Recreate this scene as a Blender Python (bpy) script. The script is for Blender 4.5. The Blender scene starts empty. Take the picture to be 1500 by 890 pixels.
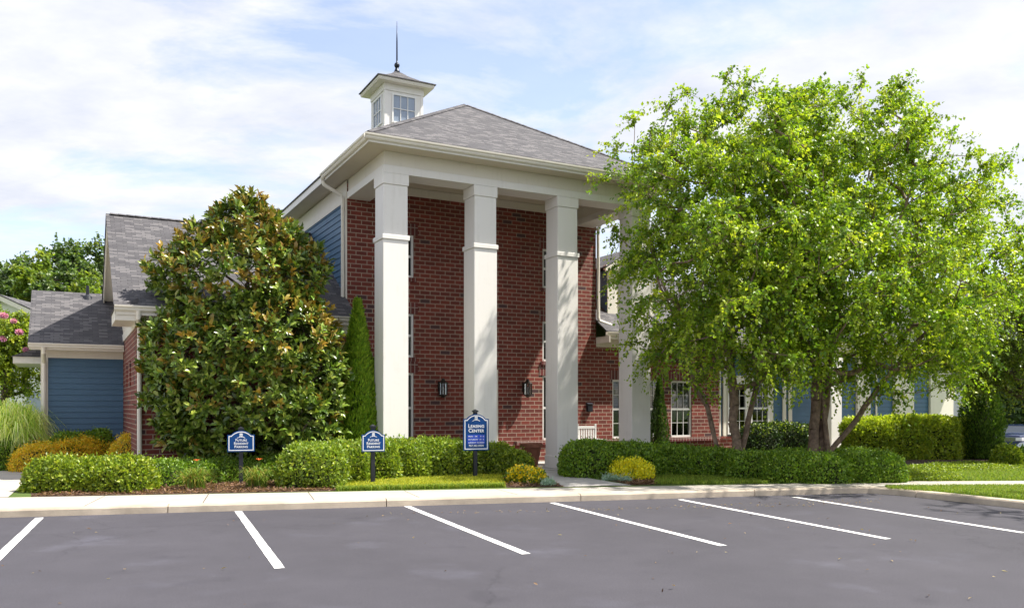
import bpy, math, random
import numpy as np
from mathutils import Vector, Matrix

rng = np.random.default_rng(7)
random.seed(7)
scene = bpy.context.scene
COL = scene.collection

# ------------------------------------------------------------------ camera
F, CXP, HOR, CAMZ = 1220.0, 750.0, 595.0, 1.7          # focal (px of a 1500 wide frame), horizon row, eye height
cam_d = bpy.data.cameras.new('camera')
cam = bpy.data.objects.new('camera', cam_d); COL.objects.link(cam)
cam.location = (0, 0, CAMZ); cam.rotation_euler = (math.pi / 2, 0, 0)
cam_d.sensor_width = 36.0; cam_d.lens = 36.0 * F / 1500.0
cam_d.shift_y = (HOR - 445.0) / 1500.0
cam_d.clip_start = 0.1; cam_d.clip_end = 2000
scene.camera = cam

# ------------------------------------------------------------------ sky, sun, exposure
SUN_EL = math.radians(57); SX, SY = 0.98, 0.0
sunvec = Vector((SX * math.cos(SUN_EL), SY * math.cos(SUN_EL), math.sin(SUN_EL))).normalized()
w = bpy.data.worlds.new('World'); scene.world = w; w.use_nodes = True
nt = w.node_tree; nt.nodes.clear()
def N(nt, t, **kw):
    n = nt.nodes.new(t)
    for k, v in kw.items(): setattr(n, k, v)
    return n
out = N(nt, 'ShaderNodeOutputWorld'); bg = N(nt, 'ShaderNodeBackground'); bg.inputs['Strength'].default_value = 0.11
sky = N(nt, 'ShaderNodeTexSky', sky_type='NISHITA'); sky.sun_disc = False
sky.sun_elevation = SUN_EL; sky.sun_rotation = math.atan2(SX, SY); sky.air_density = 1.0; sky.dust_density = 1.2; sky.ozone_density = 1.5
tc = N(nt, 'ShaderNodeTexCoord'); sep = N(nt, 'ShaderNodeSeparateXYZ'); nt.links.new(tc.outputs['Generated'], sep.inputs[0])
mx = N(nt, 'ShaderNodeMath', operation='MAXIMUM'); mx.inputs[1].default_value = 0.0; nt.links.new(sep.outputs['Z'], mx.inputs[0])
ad = N(nt, 'ShaderNodeMath', operation='ADD'); ad.inputs[1].default_value = 0.16; nt.links.new(mx.outputs[0], ad.inputs[0])
dx = N(nt, 'ShaderNodeMath', operation='DIVIDE'); nt.links.new(sep.outputs['X'], dx.inputs[0]); nt.links.new(ad.outputs[0], dx.inputs[1])
dy = N(nt, 'ShaderNodeMath', operation='DIVIDE'); nt.links.new(sep.outputs['Y'], dy.inputs[0]); nt.links.new(ad.outputs[0], dy.inputs[1])
cmb = N(nt, 'ShaderNodeCombineXYZ'); nt.links.new(dx.outputs[0], cmb.inputs[0]); nt.links.new(dy.outputs[0], cmb.inputs[1])
mp = N(nt, 'ShaderNodeMapping'); mp.inputs['Location'].default_value = (5.3, 2.2, 0.0); mp.inputs['Rotation'].default_value = (0, 0, 0.5); mp.inputs['Scale'].default_value = (0.8, 1.15, 1)
nt.links.new(cmb.outputs[0], mp.inputs['Vector'])
n1 = N(nt, 'ShaderNodeTexNoise'); n1.inputs['Scale'].default_value = 1.5; n1.inputs['Detail'].default_value = 10; n1.inputs['Roughness'].default_value = 0.62; n1.inputs['Distortion'].default_value = 0.35
nt.links.new(mp.outputs[0], n1.inputs['Vector'])
r1 = N(nt, 'ShaderNodeValToRGB'); r1.color_ramp.elements[0].position = 0.38; r1.color_ramp.elements[1].position = 0.53
r1.color_ramp.elements[0].color = (0.2, 0.2, 0.2, 1); r1.color_ramp.elements[1].color = (1, 1, 1, 1)
nt.links.new(n1.outputs['Fac'], r1.inputs[0])
n2 = N(nt, 'ShaderNodeTexNoise'); n2.inputs['Scale'].default_value = 3.4; n2.inputs['Detail'].default_value = 9; n2.inputs['Roughness'].default_value = 0.6
nt.links.new(mp.outputs[0], n2.inputs['Vector'])
r2 = N(nt, 'ShaderNodeValToRGB'); r2.color_ramp.elements[0].position = 0.3; r2.color_ramp.elements[1].position = 0.62
r2.color_ramp.elements[0].color = (3.65, 3.85, 4.4, 1); r2.color_ramp.elements[1].color = (4.8, 4.85, 5.05, 1)
nt.links.new(n2.outputs['Fac'], r2.inputs[0])
mixw = N(nt, 'ShaderNodeMix', data_type='RGBA'); nt.links.new(r1.outputs[0], mixw.inputs['Factor'])
skg = N(nt, 'ShaderNodeMix', data_type='RGBA', blend_type='MULTIPLY'); skg.inputs['Factor'].default_value = 1.0; skg.inputs['B'].default_value = (1.45, 1.3, 1.3, 1)
nt.links.new(sky.outputs[0], skg.inputs['A'])
nt.links.new(skg.outputs['Result'], mixw.inputs['A']); nt.links.new(r2.outputs[0], mixw.inputs['B'])
nt.links.new(mixw.outputs['Result'], bg.inputs[0]); nt.links.new(bg.outputs[0], out.inputs[0])

sl = bpy.data.lights.new('sun', 'SUN'); sl.energy = 4.5; sl.angle = math.radians(1.0); sl.color = (1.0, 0.95, 0.86)
so = bpy.data.objects.new('sun', sl); COL.objects.link(so); so.location = (20, -10, 30)
so.rotation_euler = sunvec.to_track_quat('Z', 'Y').to_euler()
vs = scene.view_settings; vs.view_transform = 'Standard'; vs.look = 'None'; vs.gamma = 1.0; vs.exposure = 1.0
try: vs.use_curve_mapping = False
except Exception: pass
scene.render.engine = 'CYCLES'
scene.cycles.max_bounces = 8; scene.cycles.diffuse_bounces = 3; scene.cycles.glossy_bounces = 3
scene.cycles.transmission_bounces = 4; scene.cycles.transparent_max_bounces = 8
scene.cycles.use_adaptive_sampling = True; scene.cycles.adaptive_threshold = 0.02

# ------------------------------------------------------------------ helpers
def G(px, py, z=0.12):
    """ground point seen at that pixel of the 1500x890 photograph"""
    d = (CAMZ - z) * F / (py - HOR)
    return ((px - CXP) / F * d, d)

def at(px, d): return ((px - CXP) / F * d, d)

def tag(o, label=None, cat=None, group=None, kind=None):
    if label: o['label'] = label
    if cat: o['category'] = cat
    if group: o['group'] = group
    if kind: o['kind'] = kind
    return o

def empty(name, loc=(0, 0, 0), rz=0.0, label=None, cat=None, group=None):
    o = bpy.data.objects.new(name, None); COL.objects.link(o)
    o.empty_display_size = 0.3
    o.location = loc; o.rotation_euler = (0, 0, rz)
    return tag(o, label, cat, group)

def copy_tree(o, parent=None):
    c = o.copy(); COL.objects.link(c); c.parent = parent
    for ch in list(o.children): copy_tree(ch, c)
    return c

class MB:
    """collects faces; build() links them as one mesh object with UVs in metres"""
    def __init__(s): s.v = []; s.f = []; s.m = []
    def poly(s, pts, mi=0):
        b = len(s.v); s.v += [tuple(p) for p in pts]; s.f.append(tuple(range(b, b + len(pts)))); s.m.append(mi); return s
    def box(s, a, b, mi=0):
        x0, y0, z0 = a; x1, y1, z1 = b
        k = len(s.v)
        s.v += [(x0, y0, z0), (x1, y0, z0), (x1, y1, z0), (x0, y1, z0), (x0, y0, z1), (x1, y0, z1), (x1, y1, z1), (x0, y1, z1)]
        for q in ((0, 3, 2, 1), (4, 5, 6, 7), (0, 1, 5, 4), (1, 2, 6, 5), (2, 3, 7, 6), (3, 0, 4, 7)):
            s.f.append(tuple(k + i for i in q)); s.m.append(mi)
        return s
    def prism(s, outline, axis, a, b, mi=0):
        """extrude a 2-D outline (ccw) along axis 'x','y','z' from a to b"""
        def P(p, t):
            return (t, p[0], p[1]) if axis == 'x' else ((p[0], t, p[1]) if axis == 'y' else (p[0], p[1], t))
        n = len(outline); k = len(s.v)
        s.v += [P(p, a) for p in outline] + [P(p, b) for p in outline]
        s.f.append(tuple(k + i for i in range(n))[::-1]); s.f.append(tuple(k + n + i for i in range(n))); s.m += [mi, mi]
        for i in range(n):
            j = (i + 1) % n
            s.f.append((k + i, k + j, k + n + j, k + n + i)); s.m.append(mi)
        return s
    def tube(s, pts, r, sides=8, mi=0, caps=True):
        pts = [Vector(p) for p in pts]; rs = r if isinstance(r, (list, tuple)) else [r] * len(pts)
        rings = []
        for i, p in enumerate(pts):
            t = (pts[min(i + 1, len(pts) - 1)] - pts[max(i - 1, 0)]).normalized()
            a = t.cross(Vector((0, 0, 1)));  a = a.normalized() if a.length > 1e-3 else Vector((1, 0, 0))
            b = t.cross(a).normalized()
            k = len(s.v)
            for q in range(sides):
                an = 2 * math.pi * q / sides
                s.v.append(tuple(p + (a * math.cos(an) + b * math.sin(an)) * rs[i]))
            rings.append(k)
        for i in range(len(rings) - 1):
            for q in range(sides):
                q2 = (q + 1) % sides
                s.f.append((rings[i] + q, rings[i] + q2, rings[i + 1] + q2, rings[i + 1] + q)); s.m.append(mi)
        if caps:
            s.f.append(tuple(rings[0] + q for q in range(sides))[::-1]); s.f.append(tuple(rings[-1] + q for q in range(sides))); s.m += [mi, mi]
        return s
    def lathe(s, prof, c=(0, 0, 0), sides=20, mi=0, square=False):
        k0 = len(s.v); n = 4 if square else sides
        for (r, z) in prof:
            for q in range(n):
                an = 2 * math.pi * q / n + (math.pi / 4 if square else 0)
                rr = r * (math.sqrt(2) if square else 1)
                s.v.append((c[0] + rr * math.cos(an), c[1] + rr * math.sin(an), c[2] + z))
        for i in range(len(prof) - 1):
            for q in range(n):
                q2 = (q + 1) % n; a = k0 + i * n; b = a + n
                s.f.append((a + q, a + q2, b + q2, b + q)); s.m.append(mi)
        s.f.append(tuple(k0 + q for q in range(n))[::-1]); s.f.append(tuple(k0 + (len(prof) - 1) * n + q for q in range(n))); s.m += [mi, mi]
        return s
    def build(s, name, mats, parent=None, loc=None, rz=None, smooth=False, bevel=0.0):
        me = bpy.data.meshes.new(name)
        me.from_pydata(s.v, [], s.f)
        mats = mats if isinstance(mats, (list, tuple)) else [mats]
        for m in mats: me.materials.append(m)
        me.polygons.foreach_set('material_index', s.m)
        me.update()
        uv = me.uv_layers.new(name='UVMap').data
        for p in me.polygons:
            n = p.normal
            if abs(n.z) > 0.96: t = Vector((1, 0, 0)); b = Vector((0, 1, 0))
            else:
                t = Vector((-n.y, n.x, 0)).normalized(); b = n.cross(t)
            for li in p.loop_indices:
                co = me.vertices[me.loops[li].vertex_index].co
                uv[li].uv = (co.dot(t), co.dot(b))
        if smooth: me.polygons.foreach_set('use_smooth', [True] * len(me.polygons))
        o = bpy.data.objects.new(name, me); COL.objects.link(o)
        if parent: o.parent = parent
        if loc is not None: o.location = loc
        if rz is not None: o.rotation_euler = (0, 0, rz)
        if bevel > 0:
            md = o.modifiers.new('bevel', 'BEVEL'); md.width = bevel; md.segments = 2; md.limit_method = 'ANGLE'; md.angle_limit = math.radians(50)
        return o

def np_mesh(name, V, faces_by_n, mats, col=None, mat_idx=None, parent=None, loc=None, smooth=False):
    """fast mesh from numpy; faces_by_n = [array (M,n) ...]"""
    me = bpy.data.meshes.new(name)
    V = np.asarray(V, np.float32)
    me.vertices.add(len(V)); me.vertices.foreach_set('co', V.ravel())
    nl = sum(f.size for f in faces_by_n); npoly = sum(len(f) for f in faces_by_n)
    me.loops.add(nl); me.polygons.add(npoly)
    me.loops.foreach_set('vertex_index', np.concatenate([f.ravel() for f in faces_by_n]).astype(np.int32))
    tot = np.concatenate([np.full(len(f), f.shape[1]) for f in faces_by_n]).astype(np.int32)
    start = np.concatenate([[0], np.cumsum(tot)[:-1]]).astype(np.int32)
    me.polygons.foreach_set('loop_start', start)
    try: me.polygons.foreach_set('loop_total', tot)
    except Exception: pass
    for m in (mats if isinstance(mats, (list, tuple)) else [mats]): me.materials.append(m)
    if mat_idx is not None: me.polygons.foreach_set('material_index', np.asarray(mat_idx, np.int32))
    if smooth: me.polygons.foreach_set('use_smooth', np.ones(npoly, bool))
    if col is not None:
        a = me.attributes.new('tint', 'FLOAT_COLOR', 'POINT')
        c4 = np.ones((len(V), 4), np.float32); c4[:, :3] = col
        a.data.foreach_set('color', c4.ravel())
    me.update(calc_edges=True); me.validate()
    o = bpy.data.objects.new(name, me); COL.objects.link(o)
    if parent: o.parent = parent
    if loc is not None: o.location = loc
    return o

# ------------------------------------------------------------------ materials
def newmat(name):
    m = bpy.data.materials.new(name); m.use_nodes = True
    nt = m.node_tree; nt.nodes.clear()
    o = N(nt, 'ShaderNodeOutputMaterial'); b = N(nt, 'ShaderNodeBsdfPrincipled'); nt.links.new(b.outputs[0], o.inputs[0])
    return m, nt, b, o

def mat(name, c, rough=0.6, var=0.12, scale=3.0, bump=0.0, bscale=60.0, metal=0.0, spec=0.5, c2=None, detail=5):
    m, nt, b, o = newmat(name)
    b.inputs['Roughness'].default_value = rough; b.inputs['Metallic'].default_value = metal
    b.inputs['Specular IOR Level'].default_value = spec
    t = N(nt, 'ShaderNodeTexCoord')
    n = N(nt, 'ShaderNodeTexNoise'); n.inputs['Scale'].default_value = scale; n.inputs['Detail'].default_value = detail; n.inputs['Roughness'].default_value = 0.6
    nt.links.new(t.outputs['Object'], n.inputs['Vector'])
    r = N(nt, 'ShaderNodeValToRGB'); r.color_ramp.elements[0].position = 0.3; r.color_ramp.elements[1].position = 0.7
    lo = c2 if c2 else [x * (1 - var) for x in c]; hi = c if c2 else [min(1, x * (1 + var * 0.6)) for x in c]
    r.color_ramp.elements[0].color = (*lo, 1); r.color_ramp.elements[1].color = (*hi, 1)
    nt.links.new(n.outputs['Fac'], r.inputs[0]); nt.links.new(r.outputs[0], b.inputs['Base Color'])
    if bump > 0:
        n2 = N(nt, 'ShaderNodeTexNoise'); n2.inputs['Scale'].default_value = bscale; n2.inputs['Detail'].default_value = 4
        nt.links.new(t.outputs['Object'], n2.inputs['Vector'])
        bp = N(nt, 'ShaderNodeBump'); bp.inputs['Strength'].default_value = bump; bp.inputs['Distance'].default_value = 0.02
        nt.links.new(n2.outputs['Fac'], bp.inputs['Height']); nt.links.new(bp.outputs[0], b.inputs['Normal'])
    return m

def brickmat(name, c1, c2, mortar, bw, rh, ms, off=0.5, rough=0.85, blotch=(0.75, 1.15), bscale=1.3, bump=0.5, third=None, offx=0.0):
    m, nt, b, o = newmat(name); b.inputs['Roughness'].default_value = rough
    uv = N(nt, 'ShaderNodeTexCoord')
    br = N(nt, 'ShaderNodeTexBrick'); br.offset = off
    br.inputs['Scale'].default_value = 1.0; br.inputs['Brick Width'].default_value = bw; br.inputs['Row Height'].default_value = rh
    br.inputs['Mortar Size'].default_value = ms; br.inputs['Mortar Smooth'].default_value = 0.15
    br.inputs['Color1'].default_value = (*c1, 1); br.inputs['Color2'].default_value = (*c2, 1); br.inputs['Mortar'].default_value = (*mortar, 1)
    mpn = N(nt, 'ShaderNodeMapping'); mpn.inputs['Location'].default_value = (50.0 + offx, 50.0, 0)
    nt.links.new(uv.outputs['UV'], mpn.inputs['Vector']); nt.links.new(mpn.outputs[0], br.inputs['Vector'])
    # a second copy of the same cells with other colours adds the odd dark unit
    n = N(nt, 'ShaderNodeTexNoise'); n.inputs['Scale'].default_value = bscale; n.inputs['Detail'].default_value = 6; n.inputs['Roughness'].default_value = 0.65
    nt.links.new(mpn.outputs[0], n.inputs['Vector'])
    r = N(nt, 'ShaderNodeValToRGB'); r.color_ramp.elements[0].position = 0.3; r.color_ramp.elements[1].position = 0.7
    r.color_ramp.elements[0].color = (blotch[0],) * 3 + (1,); r.color_ramp.elements[1].color = (blotch[1],) * 3 + (1,)
    nt.links.new(n.outputs['Fac'], r.inputs[0])
    mu = N(nt, 'ShaderNodeMix', data_type='RGBA', blend_type='MULTIPLY'); mu.inputs['Factor'].default_value = 1
    nt.links.new(br.outputs['Color'], mu.inputs['A']); nt.links.new(r.outputs[0], mu.inputs['B'])
    last = mu.outputs['Result']
    if third:
        # per-unit random value: white noise on the cell index
        sx = N(nt, 'ShaderNodeSeparateXYZ'); nt.links.new(mpn.outputs[0], sx.inputs[0])
        ry = N(nt, 'ShaderNodeMath', operation='DIVIDE'); ry.inputs[1].default_value = rh; nt.links.new(sx.outputs['Y'], ry.inputs[0])
        fy = N(nt, 'ShaderNodeMath', operation='FLOOR'); nt.links.new(ry.outputs[0], fy.inputs[0])
        md = N(nt, 'ShaderNodeMath', operation='MODULO'); md.inputs[1].default_value = 2.0; nt.links.new(fy.outputs[0], md.inputs[0])
        # Brick Texture shifts every second row by offset * width
        sh = N(nt, 'ShaderNodeMath', operation='MULTIPLY'); sh.inputs[1].default_value = off * bw
        inv = N(nt, 'ShaderNodeMath', operation='SUBTRACT'); inv.inputs[0].default_value = 1.0; nt.links.new(md.outputs[0], inv.inputs[1])
        nt.links.new(inv.outputs[0], sh.inputs[0])
        ax = N(nt, 'ShaderNodeMath', operation='ADD'); nt.links.new(sx.outputs['X'], ax.inputs[0]); nt.links.new(sh.outputs[0], ax.inputs[1])
        rx = N(nt, 'ShaderNodeMath', operation='DIVIDE'); rx.inputs[1].default_value = bw; nt.links.new(ax.outputs[0], rx.inputs[0])
        fx = N(nt, 'ShaderNodeMath', operation='FLOOR'); nt.links.new(rx.outputs[0], fx.inputs[0])
        cv = N(nt, 'ShaderNodeCombineXYZ'); nt.links.new(fx.outputs[0], cv.inputs[0]); nt.links.new(fy.outputs[0], cv.inputs[1])
        wn = N(nt, 'ShaderNodeTexWhiteNoise', noise_dimensions='2D'); nt.links.new(cv.outputs[0], wn.inputs['Vector'])
        rr = N(nt, 'ShaderNodeValToRGB'); rr.color_ramp.interpolation = 'CONSTANT'
        rr.color_ramp.elements[0].position = 0.0; rr.color_ramp.elements[0].color = (0, 0, 0, 1)
        rr.color_ramp.elements[1].position = third[1]; rr.color_ramp.elements[1].color = (1, 1, 1, 1)
        nt.links.new(wn.outputs['Value'], rr.inputs[0])
        iv = N(nt, 'ShaderNodeMath', operation='SUBTRACT'); iv.inputs[0].default_value = 1.0; nt.links.new(br.outputs['Fac'], iv.inputs[1])
        fm = N(nt, 'ShaderNodeMath', operation='MULTIPLY'); nt.links.new(rr.outputs[0], fm.inputs[0]); nt.links.new(iv.outputs[0], fm.inputs[1])
        m3 = N(nt, 'ShaderNodeMix', data_type='RGBA'); nt.links.new(fm.outputs[0], m3.inputs['Factor'])
        nt.links.new(last, m3.inputs['A']); m3.inputs['B'].default_value = (*third[0], 1); last = m3.outputs['Result']
    nt.links.new(last, b.inputs['Base Color'])
    bp = N(nt, 'ShaderNodeBump', invert=True); bp.inputs['Strength'].default_value = bump; bp.inputs['Distance'].default_value = 0.01
    nt.links.new(br.outputs['Fac'], bp.inputs['Height']); nt.links.new(bp.outputs[0], b.inputs['Normal'])
    return m

def leafmat(name, rough=0.45, trans=0.35, spec=0.4, tscale=(1.5, 1.6, 0.8)):
    m, nt, b, o = newmat(name)
    b.inputs['Roughness'].default_value = rough; b.inputs['Specular IOR Level'].default_value = spec
    a = N(nt, 'ShaderNodeAttribute', attribute_name='tint'); nt.links.new(a.outputs['Color'], b.inputs['Base Color'])
    tr = N(nt, 'ShaderNodeBsdfTranslucent')
    mu = N(nt, 'ShaderNodeMix', data_type='RGBA', blend_type='MULTIPLY'); mu.inputs['Factor'].default_value = 1; mu.inputs['B'].default_value = (*tscale, 1)
    nt.links.new(a.outputs['Color'], mu.inputs['A']); nt.links.new(mu.outputs['Result'], tr.inputs['Color'])
    mix = N(nt, 'ShaderNodeMixShader'); mix.inputs[0].default_value = trans
    nt.links.new(b.outputs[0], mix.inputs[1]); nt.links.new(tr.outputs[0], mix.inputs[2]); nt.links.new(mix.outputs[0], o.inputs[0])
    return m

def glassmat(name, see=0.68):
    m, nt, b, o = newmat(name); nt.nodes.remove(b)
    t = N(nt, 'ShaderNodeBsdfTransparent'); t.inputs[0].default_value = (see, see * 1.02, see, 1)
    g = N(nt, 'ShaderNodeBsdfGlossy'); g.inputs['Roughness'].default_value = 0.03; g.inputs[0].default_value = (0.9, 0.95, 1, 1)
    fr = N(nt, 'ShaderNodeFresnel'); fr.inputs['IOR'].default_value = 1.5
    a = N(nt, 'ShaderNodeMath', operation='ADD'); a.inputs[1].default_value = 0.0; nt.links.new(fr.outputs[0], a.inputs[0])
    mix = N(nt, 'ShaderNodeMixShader'); nt.links.new(a.outputs[0], mix.inputs[0]); nt.links.new(t.outputs[0], mix.inputs[1]); nt.links.new(g.outputs[0], mix.inputs[2])
    nt.links.new(mix.outputs[0], o.inputs[0])
    return m

M = {}
M['trim'] = mat('cream_trim_paint', (0.73, 0.68, 0.585), 0.5, 0.05, 1.2)
M['white'] = mat('white_column_paint', (0.79, 0.755, 0.70), 0.5, 0.04, 0.8, bump=0.05, bscale=40)
M['vinyl'] = mat('white_vinyl', (0.8, 0.79, 0.76), 0.4, 0.03, 2.0)
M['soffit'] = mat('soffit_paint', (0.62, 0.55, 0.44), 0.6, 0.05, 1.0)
M['brick'] = brickmat('red_brick', (0.215, 0.042, 0.028), (0.135, 0.03, 0.022), (0.36, 0.27, 0.205), 0.29, 0.112, 0.0105, third=((0.075, 0.034, 0.036), 0.95), blotch=(0.8, 1.15))
M['soldier'] = brickmat('soldier_course_brick', (0.17, 0.032, 0.027), (0.11, 0.026, 0.024), (0.36, 0.28, 0.24), 0.112, 0.3, 0.011, off=0.0)
M['shingle'] = brickmat('asphalt_shingles', (0.098, 0.093, 0.098), (0.064, 0.061, 0.067), (0.044, 0.042, 0.047), 0.23, 0.088, 0.006, off=0.37, blotch=(0.82, 1.12), bscale=2.5, third=((0.135, 0.127, 0.13), 0.72), bump=0.8)
M['siding'] = mat('blue_lap_siding_paint', (0.062, 0.138, 0.225), 0.55, 0.06, 2.5)
M['metal_dark'] = mat('dark_spire_metal', (0.03, 0.035, 0.045), 0.35, 0.1, 5, metal=0.7)
M['bronze'] = mat('bronze_lantern_metal', (0.045, 0.038, 0.03), 0.5, 0.2, 12, metal=0.5)
M['black'] = mat('black_paint', (0.012, 0.014, 0.022), 0.45, 0.15, 8)
M['glass'] = glassmat('window_glass')
M['skyglass'] = mat('sky_painted_glass', (0.26, 0.31, 0.38), 0.12, 0.12, 3, spec=0.9)  # pale blue base colour stands in for the reflected sky
M['blind'] = mat('pale_blind_slats', (0.5, 0.51, 0.45), 0.6, 0.05, 6)
M['dark'] = mat('unlit_room_tone', (0.05, 0.05, 0.05), 0.9, 0.2, 1)  # near-black tone stands in for the unlit rooms
M['concrete'] = mat('sidewalk_concrete', (0.44, 0.40, 0.345), 0.9, 0.1, 1.3, bump=0.15, bscale=80)
M['curb'] = mat('curb_concrete', (0.50, 0.42, 0.325), 0.9, 0.3, 1.6, bump=0.25, bscale=60)
M['path'] = mat('entrance_path_concrete', (0.42, 0.40, 0.37), 0.9, 0.12, 1.1, bump=0.12, bscale=80)
M['mulch'] = mat('brown_mulch', (0.105, 0.06, 0.04), 1.0, 0.6, 26, bump=1.0, bscale=60, c2=(0.035, 0.02, 0.014))
M['lawn'] = mat('lawn_soil_and_grass', (0.11, 0.155, 0.02), 1.0, 0.3, 2.0, bump=0.6, bscale=70, c2=(0.06, 0.1, 0.013))
M['ground'] = mat('far_ground', (0.07, 0.1, 0.025), 1.0, 0.3, 0.05)
M['line'] = mat('white_line_paint', (0.80, 0.79, 0.77), 0.7, 0.12, 14, bump=0.1)
M['bluesign'] = mat('blue_sign_paint', (0.004, 0.052, 0.2), 0.6, 0.04, 3, spec=0.2)
M['brightblue'] = mat('bright_blue_vinyl', (0.01, 0.06, 0.5), 0.35, 0.04, 3)
M['signwhite'] = mat('white_sign_paint', (0.82, 0.83, 0.86), 0.4, 0.02, 3)
M['terracotta'] = mat('terracotta', (0.2, 0.075, 0.04), 0.8, 0.2, 8)
M['birch_bark'] = mat('peeling_birch_bark', (0.33, 0.235, 0.17), 0.9, 0.5, 9, bump=0.9, bscale=28, c2=(0.12, 0.08, 0.06))
M['bark'] = mat('brown_bark', (0.10, 0.075, 0.055), 0.95, 0.4, 8, bump=0.8, bscale=30)
M['core'] = mat('shaded_twig_hull', (0.035, 0.045, 0.012), 1.0, 0.5, 12)  # dark tone of the solid hulls paints the shade among inner twigs
M['birch_leaf'] = leafmat('birch_leaf', 0.4, 0.42, 0.45, (1.8, 1.75, 0.7))
M['mag_leaf'] = leafmat('magnolia_leaf', 0.3, 0.1, 0.5)
M['hedge_leaf'] = leafmat('hedge_leaf', 0.4, 0.28, 0.45, (1.5, 1.6, 0.7))
M['soft_leaf'] = leafmat('soft_leaf', 0.6, 0.3, 0.25)
M['grass'] = leafmat('grass_blade', 0.6, 0.35, 0.25)

def worn_paint():
    m, nt, b, o = newmat('worn_line_paint'); b.inputs['Roughness'].default_value = 0.7
    t = N(nt, 'ShaderNodeTexCoord')
    a = N(nt, 'ShaderNodeTexNoise'); a.inputs['Scale'].default_value = 26; a.inputs['Detail'].default_value = 6; a.inputs['Roughness'].default_value = 0.75
    c = N(nt, 'ShaderNodeTexNoise'); c.inputs['Scale'].default_value = 1.3; c.inputs['Detail'].default_value = 3
    nt.links.new(t.outputs['Object'], a.inputs['Vector']); nt.links.new(t.outputs['Object'], c.inputs['Vector'])
    s_ = N(nt, 'ShaderNodeMath', operation='MULTIPLY_ADD'); s_.inputs[1].default_value = 0.5; nt.links.new(c.outputs['Fac'], s_.inputs[0]); nt.links.new(a.outputs['Fac'], s_.inputs[2])
    r = N(nt, 'ShaderNodeValToRGB'); e = r.color_ramp.elements; e[0].position = 0.78; e[0].color = (0.80, 0.79, 0.77, 1); e[1].position = 0.93; e[1].color = (0.28, 0.27, 0.28, 1)
    nt.links.new(s_.outputs[0], r.inputs[0]); nt.links.new(r.outputs[0], b.inputs['Base Color']); return m
M['line'] = worn_paint()
def weathered(name, c, dirt, rough=0.5):
    # paint with faint vertical run marks and grime
    m, nt, b, o = newmat(name); b.inputs['Roughness'].default_value = rough
    t = N(nt, 'ShaderNodeTexCoord'); mp_ = N(nt, 'ShaderNodeMapping'); mp_.inputs['Scale'].default_value = (7, 7, 0.35); nt.links.new(t.outputs['Object'], mp_.inputs['Vector'])
    a = N(nt, 'ShaderNodeTexNoise'); a.inputs['Scale'].default_value = 1.6; a.inputs['Detail'].default_value = 6; a.inputs['Roughness'].default_value = 0.6; nt.links.new(mp_.outputs[0], a.inputs['Vector'])
    d = N(nt, 'ShaderNodeTexNoise'); d.inputs['Scale'].default_value = 2.2; d.inputs['Detail'].default_value = 7; d.inputs['Roughness'].default_value = 0.7; nt.links.new(t.outputs['Object'], d.inputs['Vector'])
    mu = N(nt, 'ShaderNodeMath', operation='MULTIPLY'); nt.links.new(a.outputs['Fac'], mu.inputs[0]); nt.links.new(d.outputs['Fac'], mu.inputs[1])
    r = N(nt, 'ShaderNodeValToRGB'); e = r.color_ramp.elements; e[0].position = 0.27; e[0].color = (*c, 1); e[1].position = 0.55; e[1].color = (*dirt, 1)
    nt.links.new(mu.outputs[0], r.inputs[0]); nt.links.new(r.outputs[0], b.inputs['Base Color']); return m
M['white'] = weathered('white_column_paint', (0.80, 0.77, 0.725), (0.70, 0.665, 0.61))
M['trim'] = weathered('cream_trim_paint', (0.76, 0.71, 0.615), (0.66, 0.61, 0.52))
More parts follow.
